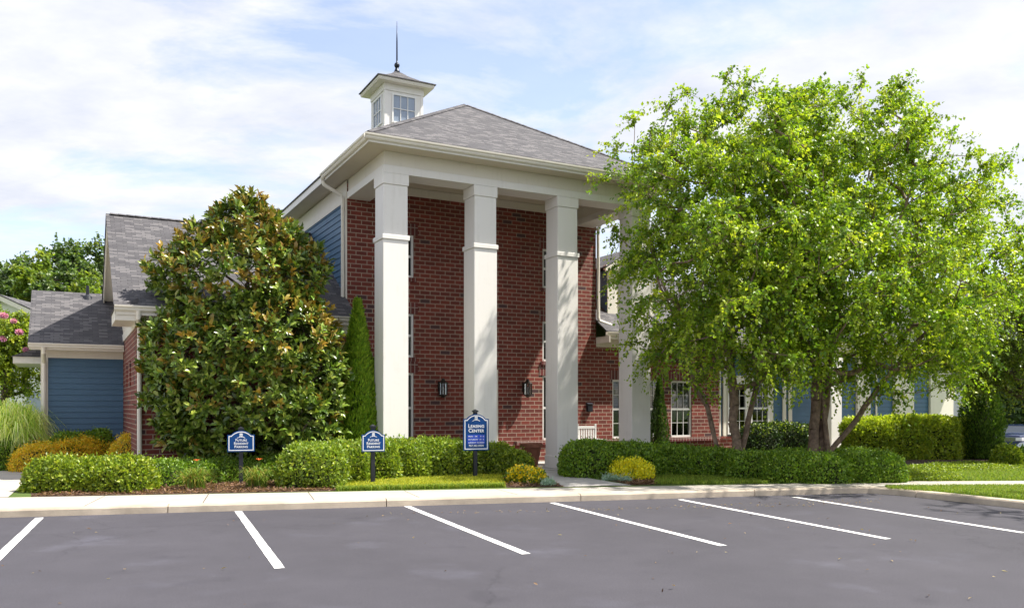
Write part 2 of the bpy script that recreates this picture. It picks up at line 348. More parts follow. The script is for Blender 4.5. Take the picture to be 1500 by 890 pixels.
# asphalt: aggregate, patches and tyre-worn tone
def asphalt(name, base):
    m, nt, b, o = newmat(name)
    t = N(nt, 'ShaderNodeTexCoord')
    def noise(sc, det, ro=0.6):
        n = N(nt, 'ShaderNodeTexNoise'); n.inputs['Scale'].default_value = sc; n.inputs['Detail'].default_value = det; n.inputs['Roughness'].default_value = ro
        nt.links.new(t.outputs['Object'], n.inputs['Vector']); return n
    def ramp(src, p0, c0, p1, c1):
        r = N(nt, 'ShaderNodeValToRGB'); r.color_ramp.elements[0].position = p0; r.color_ramp.elements[1].position = p1
        r.color_ramp.elements[0].color = (*c0, 1); r.color_ramp.elements[1].color = (*c1, 1); nt.links.new(src, r.inputs[0]); return r.outputs[0]
    def mul(a, bb):
        x = N(nt, 'ShaderNodeMix', data_type='RGBA', blend_type='MULTIPLY'); x.inputs['Factor'].default_value = 1
        nt.links.new(a, x.inputs['A']); nt.links.new(bb, x.inputs['B']); return x.outputs['Result']
    big = ramp(noise(0.35, 6, 0.62).outputs['Fac'], 0.3, [x * 0.86 for x in base], 0.72, [x * 1.18 for x in base])
    mid = ramp(noise(2.2, 5, 0.7).outputs['Fac'], 0.3, (0.93, 0.93, 0.94), 0.75, (1.06, 1.06, 1.06))
    grit = ramp(noise(75, 3, 0.8).outputs['Fac'], 0.3, (0.6, 0.6, 0.6), 0.72, (1.5, 1.48, 1.45))
    speck = ramp(noise(38, 2, 0.5).outputs['Fac'], 0.70, (1, 1, 1), 0.78, (1.9, 1.85, 1.8))
    # pale dusty patches
    dust = ramp(noise(0.8, 4, 0.55).outputs['Fac'], 0.58, (1, 1, 1), 0.76, (1.4, 1.44, 1.5))
    vo = N(nt, 'ShaderNodeTexVoronoi', feature='DISTANCE_TO_EDGE'); vo.inputs['Scale'].default_value = 0.32
    wv = N(nt, 'ShaderNodeMix', data_type='RGBA', blend_type='LINEAR_LIGHT'); wv.inputs['Factor'].default_value = 0.35
    nt.links.new(t.outputs['Object'], wv.inputs['A']); nt.links.new(noise(1.6, 6, 0.7).outputs['Color'], wv.inputs['B']); nt.links.new(wv.outputs['Result'], vo.inputs['Vector'])
    crack = ramp(vo.outputs['Distance'], 0.001, (0.7, 0.7, 0.71), 0.005, (1, 1, 1))
    cm_ = ramp(noise(0.22, 2, 0.4).outputs['Fac'], 0.52, (0, 0, 0), 0.56, (1, 1, 1))
    cx = N(nt, 'ShaderNodeMix', data_type='RGBA'); nt.links.new(cm_, cx.inputs['Factor']); cx.inputs['A'].default_value = (1, 1, 1, 1); nt.links.new(crack, cx.inputs['B'])
    oil = ramp(noise(1.15, 3, 0.45).outputs['Fac'], 0.26, (0.8, 0.8, 0.82), 0.36, (1, 1, 1))
    nt.links.new(mul(mul(mul(mul(mul(mul(big, mid), grit), speck), dust), cx.outputs['Result']), oil), b.inputs['Base Color'])
    b.inputs['Roughness'].default_value = 0.82; b.inputs['Specular IOR Level'].default_value = 0.35
    bp = N(nt, 'ShaderNodeBump'); bp.inputs['Strength'].default_value = 0.5; bp.inputs['Distance'].default_value = 0.008
    nt.links.new(noise(140, 3, 0.7).outputs['Fac'], bp.inputs['Height']); nt.links.new(bp.outputs[0], b.inputs['Normal'])
    return m
M['asphalt'] = asphalt('asphalt', (0.060, 0.057, 0.069))

# ------------------------------------------------------------------ ground, parking lot, lawn, sidewalk
def struct(o, label=None): o['kind'] = 'structure'; return o

g = MB(); g.poly([(-700, -300, -1.75), (700, -300, -1.75), (700, 1200, -1.75), (-700, 1200, -1.75)])
struct(g.build('ground', M['ground']))

def curb_y(x):
    if x <= 6.6: return 12.75 + 0.2462 * (x + 7.84)
    if x <= 7.0: return 16.305 + (x - 6.6) * 0.08
    if x <= 7.4: return 16.337 - (x - 7.0) * 0.9
    return 15.977 - 1.98 * (x - 7.4)

xs = sorted(set(list(np.arange(-70, 6.6, 2.0)) + [6.6, 7.0, 7.4] + list(np.arange(8.0, 30, 0.7)) + list(np.arange(30, 80, 3.0))))
def ss(t): t = max(0.0, min(1.0, t)); return t * t * (3 - 2 * t)
def land(x, y): return 0.12 - 1.26 * ss((x - 19) / 7) * ss((y - 21) / 12)

p = MB()
edge = [(x, curb_y(x) + 0.08) for x in xs if x < 30]
p.poly([(-70, -45, 0)] + [(28.2, -45, 0)] + [(x, y, 0) for x, y in edge[::-1]])
p.poly([(-70, -45, 0), (-70, -45, -1.7), (28.2, -45, -1.7), (28.2, -45, 0)])
struct(p.build('parking_lot', M['asphalt']))

# lawn: one sheet behind the curb, falling away on the right
lv, lf = [], []
xs2 = [x for x in xs]
NR = 44
for i, x in enumerate(xs2):
    y0 = curb_y(x) + 0.14 if x < 28 else -24.9
    for k in range(NR + 1):
        t = (k / NR) ** 1.5
        y = y0 + (125 - y0) * t
        lv.append((x, y, land(x, y)))
for i in range(len(xs2) - 1):
    for k in range(NR):
        a = i * (NR + 1) + k; lf.append((a, a + NR + 1, a + NR + 2, a + 1))
lm = MB(); lm.v = lv; lm.f = lf; lm.m = [0] * len(lf)
struct(lm.build('lawn', M['lawn'], smooth=True))

# curb: real step with expansion joints
def curb_piece(x0, x1):
    k = max(1, int((x1 - x0) / 0.5)); pts = [(x0 + (x1 - x0) * i / k) for i in range(k + 1)]
    return pts
cm = MB()
prof = [(0.0, -0.06), (0.012, 0.095), (0.032, 0.118), (0.16, 0.127), (0.16, -0.06)]
path_pts = [(x, curb_y(x)) for x in list(np.arange(-40, 6.5, 0.5)) + [6.6, 6.75, 7.0, 7.2, 7.4] + list(np.arange(7.7, 20, 0.35))]
# split into 3 m lengths with 12 mm gaps
def sweep(mb, pts, prof):
    rings = []
    for i, (x, y) in enumerate(pts):
        a = pts[max(i - 1, 0)]; b2 = pts[min(i + 1, len(pts) - 1)]
        tx, ty = b2[0] - a[0], b2[1] - a[1]; l = math.hypot(tx, ty); nx, ny = -ty / l, tx / l
        k = len(mb.v)
        for (o, z) in prof: mb.v.append((x + nx * o, y + ny * o, z))
        rings.append(k)
    n = len(prof)
    for i in range(len(rings) - 1):
        for q in range(n - 1):
            mb.f.append((rings[i] + q, rings[i + 1] + q, rings[i + 1] + q + 1, rings[i] + q + 1)); mb.m.append(0)
    mb.f.append(tuple(rings[0] + q for q in range(n))); mb.f.append(tuple(rings[-1] + q for q in range(n))[::-1]); mb.m += [0, 0]
def resample(pts, step):
    P = [np.array(q, float) for q in pts]; out_ = [P[0]]; acc = 0
    for a, b2 in zip(P[:-1], P[1:]):
        l = np.linalg.norm(b2 - a)
        m_ = max(1, int(l / step)); out_ += [a + (b2 - a) * (i + 1) / m_ for i in range(m_)]
    return [tuple(q) for q in out_]
rp = resample(path_pts, 0.12)
L = [0]
for a, b2 in zip(rp[:-1], rp[1:]): L.append(L[-1] + math.hypot(b2[0] - a[0], b2[1] - a[1]))
seg = []; j0 = None
s_ref = next(L[i] for i, q in enumerate(rp) if q[0] > -5.55)        # a joint seen left of the second stall line
cur = []
for q, l in zip(rp, L):
    kk = math.floor((l - s_ref) / 3.45)
    if cur and kk != j0:
        seg.append(cur); cur = []
    j0 = kk; cur.append(q)
seg.append(cur)
for i, sgm in enumerate(seg):
    if i + 1 < len(seg):
        a, b2 = np.array(sgm[-1]), np.array(seg[i + 1][0]); q = a + (b2 - a) * (1 - 0.016 / max(np.linalg.norm(b2 - a), 1e-6)); sgm = sgm + [tuple(q)]
    if len(sgm) > 2: sweep(cm, sgm, prof)
struct(cm.build('curb', M['curb']))

# sidewalk slabs
back_pl = [(-40, 8.86), (-8.42, 14.49), (-2.92, 15.47), (5.18, 16.9), (7.9, 17.52), (10.9, 17.69), (26, 18.6), (40, 19.4)]
front_pl = [(-40, curb_y(-40) + 0.165), (6.4, curb_y(6.4) + 0.165), (7.9, 16.42), (10.9, 16.55), (26, 17.4), (40, 18.2)]
def ipl(pl, x): return float(np.interp(x, [q[0] for q in pl], [q[1] for q in pl]))
sw = MB()
cuts = list(np.arange(-40, 39, 1.72) + 0.55)
Z = 0.126
for a, b2 in zip(cuts[:-1], cuts[1:]):
    a2, b3 = a + 0.007, b2 - 0.007
    sk = 0.42                                                        # joints square to the curb
    sub = np.linspace(0, 1, 5)
    for s0, s1 in zip(sub[:-1], sub[1:]):
        xa, xb = a2 + (b3 - a2) * s0, a2 + (b3 - a2) * s1
        sw.poly([(xa, ipl(front_pl, xa), Z), (xb, ipl(front_pl, xb), Z), (xb - sk, ipl(back_pl, xb - sk), Z), (xa - sk, ipl(back_pl, xa - sk), Z)])
struct(sw.build('sidewalk', M['concrete']))
# dark bed below the joints
jb = MB()
for xa, xb in zip(np.arange(-39, 38, 1.0), np.arange(-38, 39, 1.0)):
    jb.poly([(xa, ipl(front_pl, xa) + 0.01, 0.122), (xb, ipl(front_pl, xb) + 0.01, 0.122), (xb, ipl(back_pl, xb) - 0.02, 0.122), (xa, ipl(back_pl, xa) - 0.02, 0.122)])
struct(jb.build('sidewalk_bed', M['mulch']))

def sheet(name, px_pts, z, m, extra=None):
    s = MB(); pts = [(*G(*q, 0.12), z) for q in px_pts] if extra is None else [(*q, z) for q in extra]
    s.poly(pts); 
    o = s.build(name, m)
    if o.data.polygons[0].normal.z < 0: o.data.flip_normals()
    return struct(o)

# entrance path from the sidewalk to the porch
sheet('entrance_path', [(788, 679), (797, 691), (808, 704.5), (826, 713.2), (868, 711.8), (926, 710.8), (899, 706.5), (866, 701), (838, 693), (822, 686), (816, 679)], 0.130, M['path'])
sheet('side_path', None, 0.130, M['concrete'], [(-8.75, 14.46), (-9.2, 15.4), (-11.3, 19.6), (-12.2, 20.6), (-18, 22), (-22, 12.1)])
# mulch beds
sheet('mulch_bed', [(46, 727.5), (490, 718.8), (505, 706), (740, 698), (742, 714), (826, 712.8), (806, 703), (786, 678), (700, 668), (420, 668), (240, 668), (120, 680), (42, 696)], 0.1235, M['mulch'])
sheet('right_mulch_bed', [(905, 706), (926, 710.3), (968, 709.7), (962, 697), (1100, 700), (1330, 706.5), (1325, 690), (1200, 672), (900, 664), (825, 672), (840, 692)], 0.1245, M['mulch'])
sheet('far_mulch_bed', [(1225, 678), (1440, 680), (1505, 688), (1505, 662), (1225, 660)], 0.1240, M['mulch'])
# lower lot on the right, where the cars stand
lp = MB(); lp.poly([(27.5, 34, -1.128), (90, 34, -1.128), (90, 75, -1.128), (27.5, 75, -1.128)])
struct(lp.build('lower_parking_lot', M['asphalt']))

# stall lines
lines = [((58, 758), (-2, 815)), ((349, 748.3), (409.5, 832)), ((596, 741), (771, 811)), ((809, 736), (1060, 799)), ((996, 731.2), (1301, 789)), ((1163, 727.5), (1500, 780))]
for i, (a, b2) in enumerate(lines):
    A = Vector(G(*a, 0)); B2 = Vector(G(*b2, 0)); t = (B2 - A).normalized(); n = Vector((-t.y, t.x)) * 0.055
    if i == 0: B2 = A + t * 5.3
    q = MB(); K = 24
    ed = [A + (B2 - A) * k / K for k in range(K + 1)]
    lft = [e + n * (1 + rng.uniform(-.06, .06)) for e in ed]; rgt = [e - n * (1 + rng.uniform(-.06, .06)) for e in ed]
    for k in range(K):
        q.poly([(*rgt[k], 0.004), (*rgt[k + 1], 0.004), (*lft[k + 1], 0.004), (*lft[k], 0.004)])
    o = q.build('stall_line', M['line']); 
    if o.data.polygons[0].normal.z < 0: o.data.flip_normals()
    struct(o)
# litter of dry leaves and grit by the kerb

# ------------------------------------------------------------------ the building (local frame: x along the front, y back)
ROT = math.radians(28.0)
BO = Vector((1.14, 20.8))
U = Vector((math.cos(ROT), math.sin(ROT))); W = Vector((-math.sin(ROT), math.cos(ROT)))
def bw(u, v): 
    q = BO + U * u + W * v; return (q.x, q.y)
bld = empty('leasing_office', (BO.x, BO.y, 0), ROT, 'brick and blue leasing office with four tall white square columns, hipped roof and cupola', 'building')
P_ = bld
VW = 2.75                     # front wall plane
UL, UR = -4.56, 2.98          # tower sides
SLAB = 0.15

def wall(mb, p0, p1, z0, z1, openings=(), depth=0.09, mi=0):
    """vertical wall from p0 to p1 (front on the right-hand side of p0->p1 ... normal = (dy,-dx)); openings (s0,s1,za,zb) in metres along it"""
    p0 = Vector(p0); p1 = Vector(p1); Ln = (p1 - p0).length; t = (p1 - p0) / Ln; n = Vector((t.y, -t.x))
    ss_ = sorted({0.0, Ln, *[o[0] for o in openings], *[o[1] for o in openings]})
    zs = sorted({z0, z1, *[o[2] for o in openings], *[o[3] for o in openings]})
    P = lambda s, z, d=0: (*(p0 + t * s - n * d), z)
    for a, b in zip(ss_[:-1], ss_[1:]):
        for c, d in zip(zs[:-1], zs[1:]):
            if any(o[0] <= (a + b) / 2 <= o[1] and o[2] <= (c + d) / 2 <= o[3] for o in openings): continue
            mb.poly([P(a, c), P(b, c), P(b, d), P(a, d)], mi)
    for (a, b, c, d) in openings:
        mb.poly([P(a, c), P(a, d), P(a, d, depth), P(a, c, depth)], mi)
        mb.poly([P(b, d), P(b, c), P(b, c, depth), P(b, d, depth)], mi)
        mb.poly([P(a, d), P(b, d), P(b, d, depth), P(a, d, depth)], mi)
        mb.poly([P(b, c), P(a, c), P(a, c, depth), P(b, c, depth)], mi)

def lap(mb, p0, p1, z0, z1, e=0.16, thick=0.024, cut=None):
    """lap siding as real tilted boards; cut(z) -> (s0,s1) limits of the board at that height"""
    p0 = Vector(p0); p1 = Vector(p1); Ln = (p1 - p0).length; t = (p1 - p0) / Ln; n = Vector((t.y, -t.x))
    z = z0
    while z < z1 - 1e-4:
        zb = min(z + e, z1); s0, s1 = (0, Ln) if cut is None else cut((z + zb) / 2)
        if s1 > s0:
            P = lambda s, zz, d: (*(p0 + t * s + n * d), zz)
            mb.poly([P(s0, z, thick), P(s1, z, thick), P(s1, zb, 0.003), P(s0, zb, 0.003)])
            mb.poly([P(s0, z, 0.0), P(s1, z, 0.0), P(s1, z, thick), P(s0, z, thick)])
        z = zb

def window(u0, v, z0, z1, wd, ang=0.0, blinds=(0.0, 1.0), rows=2, cols=3, single=False, name='window', glass='glass'):
    """sash window: local x 0..wd, z 0..h, y into the wall"""
    h = z1 - z0; f = MB()
    c = 0.055
    f.box((0, 0.012, 0), (c, 0.09, h)); f.box((wd - c, 0.012, 0), (wd, 0.09, h)); f.box((c, 0.012, h - c), (wd - c, 0.09, h)); f.box((c, 0.0, 0), (wd - c, 0.09, c * 1.1))
    if not single: f.box((c, 0.02, h * 0.5 - 0.03), (wd - c, 0.07, h * 0.5 + 0.03))
    halves = [(c, h - c)] if single else [(c, h * 0.5 - 0.03), (h * 0.5 + 0.03, h - c)]
    for (a, b) in halves:
        for k in range(1, cols):
            x = c + (wd - 2 * c) * k / cols; f.box((x - 0.0065, 0.035, a), (x + 0.0065, 0.056, b))
        for k in range(1, rows):
            z = a + (b - a) * k / rows; f.box((c, 0.036, z - 0.0065), (wd - c, 0.055, z + 0.0065))
    fr = f.build(name, M['vinyl'], P_, (u0, v, z0), ang)
    g_ = MB(); g_.box((c - .002, 0.058, c), (wd - c + .002, 0.064, h - c)); g_.build('pane', M[glass], fr)
    if blinds:
        b_ = MB(); a, e = h * blinds[0] + c, h * blinds[1] - c; z = a
        while z < e:
            b_.poly([(c, 0.10, z), (wd - c, 0.10, z), (wd - c, 0.125, z + 0.042), (c, 0.125, z + 0.042)]); z += 0.05
        b_.build('blind', M['blind'], fr)
    return fr

# --- front brick wall of the tower and of the right wing (one plane)
wz = [(6.2, 5.08), (4.13, 2.99), (2.58, 0.74)]
tower_win = [(-3.70, 0.94), (1.16, 0.94)]
op = []
for (u0, wd) in tower_win:
    for (zt, zb) in wz: op.append((u0 - UL, u0 + wd - UL, zb, zt))
door = (-1.18, 0.80, SLAB, 2.62)
op.append((door[0] - UL, door[0] + door[1] - UL, door[2], door[3]))
b = MB(); wall(b, (UL, VW), (UR, VW), 0.0, 7.36, op)
wall(b, (UR, VW), (UR, 14.0), 3.3, 7.36)
b.build('tower_brick_wall', M['brick'], P_)
for (u0, wd) in tower_win:
    for i, (zt, zb) in enumerate(wz):
        window(u0, VW + 0.02, zb, zt, wd, 0, None if i == 0 else ((0.0, 1.0) if u0 < 0 or i == 2 else (0.3, 1.0)), cols=1 if i == 0 else 2, rows=1)
        s = MB(); s.box((u0 - 0.11, VW - 0.014, zt + 0.002), (u0 + wd + 0.11, VW + 0.05, zt + 0.30)); s.build('window_lintel', M['soldier'], P_)
        if i < 2:
            s = MB(); s.box((u0 - 0.06, VW - 0.05, zb - 0.105), (u0 + wd + 0.06, VW + 0.05, zb - 0.002)); s.build('window_sill', M['soldier'], P_)
# brick ledge and pier at the foot of the wall
s = MB(); s.box((0.25, VW - 0.14, 0.62), (UR - 0.004, VW - 0.002, 0.73)); s.build('brick_ledge', M['soldier'], P_)
s = MB(); s.box((0.95, VW - 0.10, SLAB), (2.35, VW - 0.003, 0.618)); s.build('brick_plinth', M['brick'], P_)
# door with white surround
d = MB(); d.box((door[0] - 0.1, VW - 0.03, SLAB), (door[0] + 0.0, VW + 0.04, 2.72)); d.box((door[0] + door[1], VW - 0.03, SLAB), (door[0] + door[1] + 0.1, VW + 0.04, 2.72))
d.box((door[0], VW - 0.03, 2.60), (door[0] + door[1], VW + 0.04, 2.72)); dc = d.build('door_surround', M['trim'], P_, bevel=0.008)
d = MB(); d.box((door[0], VW + 0.045, SLAB), (door[0] + door[1], VW + 0.085, 2.60))
for (a, c_) in ((0.09, 0.36), (0.44, 0.71)):
    for (z0, z1) in ((0.35, 1.1), (1.25, 2.35)): d.box((door[0] + a, VW + 0.03, z0), (door[0] + c_, VW + 0.046, z1))
dd = d.build('door', M['siding'], P_)
h_ = MB(); h_.tube([(door[0] + 0.07, VW + 0.045, 1.15), (door[0] + 0.07, VW - 0.02, 1.15), (door[0] + 0.07, VW - 0.02, 1.3)], 0.014); h_.build('door_handle', M['bronze'], dd)

# --- tower side and back walls: blue lap siding
l = MB(); lap(l, (UL, 14.0), (UL, VW + 0.12), 3.0, 6.9); lap(l, (UR, 14.0), (UL, 14.0), 0.1, 7.3)
l.build('tower_siding', M['siding'], P_)
s = MB(); s.box((UL - 0.024, VW - 0.004, 3.0), (UL + 0.0, VW + 0.13, 6.9)); s.build('corner_board', M['trim'], P_)
s = MB(); s.box((UL - 0.03, VW + 0.0, 6.9), (UL + 0.0, 14.0, 7.13)); s.box((UL - 0.012, VW, 7.133), (UL, 14.0, 7.42)); s.box((UR, VW, 6.9), (UR + 0.03, 14, 7.42)); s.build('side_frieze', M['trim'], P_)

# --- porch slab and columns
s = MB(); s.box((UL - 0.25, -0.22, -0.1), (UR + 0.1, VW, SLAB)); s.build('porch_floor', M['path'], P_)
for u in (-4.56, -2.30, 0.0, 2.28):
    c_ = MB(); q = 0.6
    c_.box((u, 0.0, SLAB), (u + q, q, 5.46)); sh = c_.build('column', M['white'], P_, bevel=0.008)
    c_ = MB(); c_.box((u - 0.018, -0.018, SLAB + 0.001), (u + q + 0.018, q + 0.018, 0.46)); c_.build('column_base', M['white'], sh, bevel=0.008)
    c_ = MB(); c_.box((u - 0.028, -0.028, 5.462), (u + q + 0.028, q + 0.028, 5.57)); c_.build('column_band', M['white'], sh, bevel=0.01)
    c_ = MB(); c_.box((u + 0.012, 0.012, 5.572), (u + q - 0.012, q - 0.012, 6.70)); c_.build('upper_shaft', M['white'], sh, bevel=0.008)
    c_ = MB(); c_.box((u - 0.012, -0.012, 6.702), (u + q + 0.012, q + 0.012, 6.952)); c_.build('column_cap', M['white'], sh, bevel=0.01)
# --- entablature
AR = 2.88
e = MB()
e.box((UL, 0, 6.955), (AR, 0.6, 7.13)); e.box((UL, 0.602, 6.955), (UL + 0.6, VW - 0.002, 7.13)); e.box((AR - 0.6, 0.602, 6.955), (AR, VW - 0.002, 7.13))
e.build('architrave', M['white'], P_, bevel=0.006)
e = MB(); e.box((UL + 0.03, 0.03, 7.132), (AR - 0.03, 0.57, 7.44)); e.box((UL + 0.03, 0.572, 7.132), (UL + 0.57, VW - 0.002, 7.44)); e.box((AR - 0.57, 0.572, 7.132), (AR - 0.03, VW - 0.002, 7.44))
e.build('frieze', M['trim'], P_)
e = MB(); e.box((UL + 0.6, VW - 0.06, 7.22), (AR - 0.6, VW - 0.003, 7.42)); e.build('wall_head_board', M['trim'], P_)
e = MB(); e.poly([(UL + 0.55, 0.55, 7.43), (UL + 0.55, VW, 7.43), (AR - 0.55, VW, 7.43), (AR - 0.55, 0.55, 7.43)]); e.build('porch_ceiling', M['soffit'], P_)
# --- eaves: soffit, fascia, gutter
EL, ER, EF, EB = -5.06, 3.38, -0.5, 14.5
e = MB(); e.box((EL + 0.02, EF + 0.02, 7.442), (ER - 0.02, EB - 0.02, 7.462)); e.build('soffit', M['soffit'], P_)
e = MB()
e.box((EL, EF, 7.42), (ER, EF + 0.02, 7.60)); e.box((EL, EF + 0.02, 7.42), (EL + 0.02, EB, 7.60)); e.box((ER - 0.02, EF + 0.02, 7.42), (ER, EB, 7.60)); e.box((EL + .02, EB - 0.02, 7.42), (ER - .02, EB, 7.60))
e.build('fascia', M['white'], P_)
def gutter(p0, p1, z, out_, name='gutter', parent=P_):
    """ogee gutter along p0->p1 at height z (top), projecting along out_"""
    prof = [(0, 0), (0, -0.115), (0.055, -0.115), (0.075, -0.085), (0.07, -0.06), (0.105, -0.035), (0.11, -0.0), (0.095, 0.0), (0.095, -0.03), (0.012, -0.09), (0.012, 0)]
    m_ = MB(); k = len(prof)
    for p in (p0, p1):
        for (o_, dz) in prof: m_.v.append((p[0] + out_[0] * o_, p[1] + out_[1] * o_, z + dz))
    for i in range(k):
        j = (i + 1) % k; m_.f.append((i, j, k + j, k + i)); m_.m.append(0)
    m_.f.append(tuple(range(k))[::-1]); m_.f.append(tuple(k + i for i in range(k))); m_.m += [0, 0]
    return m_.build(name, M['trim'], parent)
gutter((EL - 0.11, EF - 0.001), (ER + 0.11, EF - 0.001), 7.585, (0, -1))
gutter((EL - 0.001, EF - 0.0), (EL - 0.001, 3.1), 7.585, (-1, 0))
gutter((ER + 0.001, EF - 0.0), (ER + 0.001, 3.1), 7.585, (1, 0))
# --- tower roof: hipped slab
def roof_slab(name, polys, th, parent=P_, m='shingle'):
    r = MB()
    for pts in polys:
        r.poly(pts)
    for pts in polys:
        r.poly([(x, y, z - th) for x, y, z in pts[::-1]])
    # rim
    cnt = {}
    for pts in polys:
        for i in range(len(pts)):
            a, b_ = pts[i], pts[(i + 1) % len(pts)]
            key = tuple(sorted((tuple(np.round(a, 4)), tuple(np.round(b_, 4))))); cnt.setdefault(key, []).append((a, b_))
    for key, l_ in cnt.items():
        if len(l_) == 1:
            a, b_ = l_[0]; r.poly([a, (a[0], a[1], a[2] - th), (b_[0], b_[1], b_[2] - th), b_])
    return r.build(name, M[m], parent)
uc = (EL + ER) / 2; rz = 10.28; hw = (ER - EL) / 2 + 0.03
e0, e1, f0, f1 = EL - 0.03, ER + 0.03, EF - 0.03, EB + 0.03; ez = 7.625
A, B2, C2, D = (e0, f0, ez), (e1, f0, ez), (e1, f1, ez), (e0, f1, ez); R0, R1 = (uc, f0 + hw, rz), (uc, f1 - hw, rz)
tr = roof_slab('tower_roof', [[A, B2, R0], [B2, C2, R1, R0], [C2, D, R1], [D, A, R0, R1]], 0.035)
def ridge_caps(a, b_, name='ridge_cap', parent=None, wd=0.11):
    a = Vector(a); b_ = Vector(b_); n = int((b_ - a).length / 0.2); t = (b_ - a).normalized(); s_ = t.cross(Vector((0, 0, 1))).normalized(); m_ = MB()
    for i in range(n):
        p = a + t * (0.2 * i); q = a + t * (0.2 * i + 0.27); up = Vector((0, 0, 0.018)); lo = Vector((0, 0, -0.04))
        m_.poly([p + s_ * wd + lo + up * .3, q + s_ * wd + lo + up, q + up * 1.6, p + up]); m_.poly([p + up, q + up * 1.6, q - s_ * wd + lo + up, p - s_ * wd + lo + up * .3])
        m_.poly([q + s_ * wd + lo + up, q + s_ * wd + lo, q, q + up * 1.6]); m_.poly([q + up * 1.6, q, q - s_ * wd + lo, q - s_ * wd + lo + up])
    return m_.build(name, M['shingle'], parent or P_)
ridge_caps(A, R0, parent=tr); ridge_caps(B2, R0, parent=tr); ridge_caps(R0, R1, parent=tr)

# --- cupola
cu, cv = uc, 9.26
cup = MB()
cup.box((cu - 0.675, cv - 0.675, 9.3), (cu + 0.675, cv + 0.675, 12.44)); cup.box((cu - 0.72, cv - 0.72, 9.3), (cu + 0.72, cv + 0.72, 11.02))
for sx in (-1, 1):
    for sy in (-1, 1):
        cup.box((cu + sx * 0.69 - (0.10 if sx > 0 else 0), cv + sy * 0.69 - (0.10 if sy > 0 else 0), 11.022), (cu + sx * 0.69 + (0.10 if sx < 0 else 0), cv + sy * 0.69 + (0.10 if sy < 0 else 0), 12.438))
cw = cup.build('cupola', M['white'], P_)
cup = MB(); cup.box((cu - 0.71, cv - 0.71, 12.22), (cu + 0.71, cv + 0.71, 12.44)); cup.build('cupola_frieze', M['white'], cw)
for k in range(4):
    an = k * math.pi / 2
    f = MB(); ww, hh = 0.86, 0.98; c = 0.05
    f.box((-ww / 2, -0.045, 0), (-ww / 2 + c, 0.0, hh)); f.box((ww / 2 - c, -0.045, 0), (ww / 2, 0, hh)); f.box((-ww / 2 + c, -0.045, hh - c), (ww / 2 - c, 0, hh)); f.box((-ww / 2 + c, -0.05, 0), (ww / 2 - c, 0, c))
    for x in (-0.127, 0.127): f.box((x - 0.012, -0.035, c), (x + 0.012, -0.008, hh - c))
    f.box((-ww / 2 + c, -0.034, hh / 2 - 0.012), (ww / 2 - c, -0.009, hh / 2 + 0.012))
    R_ = Matrix.Rotation(an, 3, 'Z'); off = R_ @ Vector((0, -0.676, 0))
    fo = f.build('cupola_window', M['vinyl'], cw, (cu + off.x, cv + off.y, 11.16), an)
    f = MB(); f.box((-ww / 2 + c - .003, -0.006, c - .003), (ww / 2 - c + .003, -0.001, hh - c + .003))
    me_ = f.build('cupola_pane', M['skyglass'], cw, (cu + off.x, cv + off.y, 11.16), an)
cup = MB(); cup.box((cu - 0.97, cv - 0.97, 12.442), (cu + 0.97, cv + 0.97, 12.475)); cup.box((cu - 0.985, cv - 0.985, 12.476), (cu + 0.985, cv + 0.985, 12.545)); cup.build('cupola_soffit', M['trim'], cw)
cup = MB(); cup.lathe([(1.03, 12.548), (1.03, 12.575), (0.62, 12.76), (0.32, 12.95), (0.12, 13.12)], (cu, cv, 0), square=True); cup.build('cupola_roof', M['shingle'], cw)
cup = MB(); cup.lathe([(0.15, 13.08), (0.09, 13.2), (0.055, 13.3), (0.03, 13.33)], (cu, cv, 0), 16); cup.lathe([(0.02, 13.30), (0.075, 13.325), (0.098, 13.39), (0.075, 13.455), (0.03, 13.49), (0.028, 13.6), (0.024, 14.2), (0.006, 14.9)], (cu, cv, 0), 16); cup.build('cupola_spire', M['metal_dark'], cw, smooth=True)

# --- downspouts
def downspout(pts, parent=P_, m='trim'):
    q = MB(); q.tube([Vector(p) for p in pts], 0.05, 8); return q.build('downspout', M[m], parent, smooth=False)
downspout([(EL - 0.05, 3.02, 7.47), (EL - 0.05, 3.02, 7.38), (EL - 0.02, 3.0, 7.30), (UL - 0.12, 2.88, 7.06), (UL - 0.08, 2.86, 6.95), (UL - 0.08, 2.86, 4.35), (UL - 0.1, 2.84, 4.25), (UL - 0.32, 2.78, 4.13)])
downspout([(UR + 0.35, VW + 0.1, 7.44), (UR + 0.33, VW + 0.08, 7.3), (UR + 0.06, VW - 0.03, 6.95), (UR + 0.05, VW - 0.06, 4.35), (UR + 0.08, VW - 0.08, 4.22), (UR + 0.42, VW - 0.2, 4.10)])

# --- right wing
RE = 19.9
wing_win = [3.57, 4.60, 5.78]
op = [(u - UR, u + 0.83 - UR, 0.74, 2.5) for u in wing_win]
b = MB(); wall(b, (UR + 0.002, VW), (7.75, VW), 0.0, 3.5, op)
b.build('wing_brick_wall', M['brick'], P_)
for u in wing_win:
    window(u, VW + 0.02, 0.74, 2.5, 0.83, 0, (0.52, 1.0), rows=2, cols=3)
    s = MB(); s.box((u - 0.1, VW - 0.014, 2.502), (u + 0.93, VW + 0.05, 2.78)); s.build('window_lintel', M['soldier'], P_)
s = MB(); s.box((UR + 0.002, VW - 0.075, 0.62), (7.75, VW - 0.002, 0.735)); s.build('brick_sill_course', M['soldier'], P_)
b = MB(); wall(b, (7.75, VW + 0.25), (RE, VW + 0.25), 0.0, 0.66); wall(b, (7.75, VW), (7.75, VW + 0.25), 0.0, 3.5)
b.box((7.75, VW + 0.17, 0.66), (RE, VW + 0.25, 0.73)); wall(b, (RE, VW + .25), (RE, 8.75), 0, .73); b.build('wing_brick_base', M['brick'], P_)
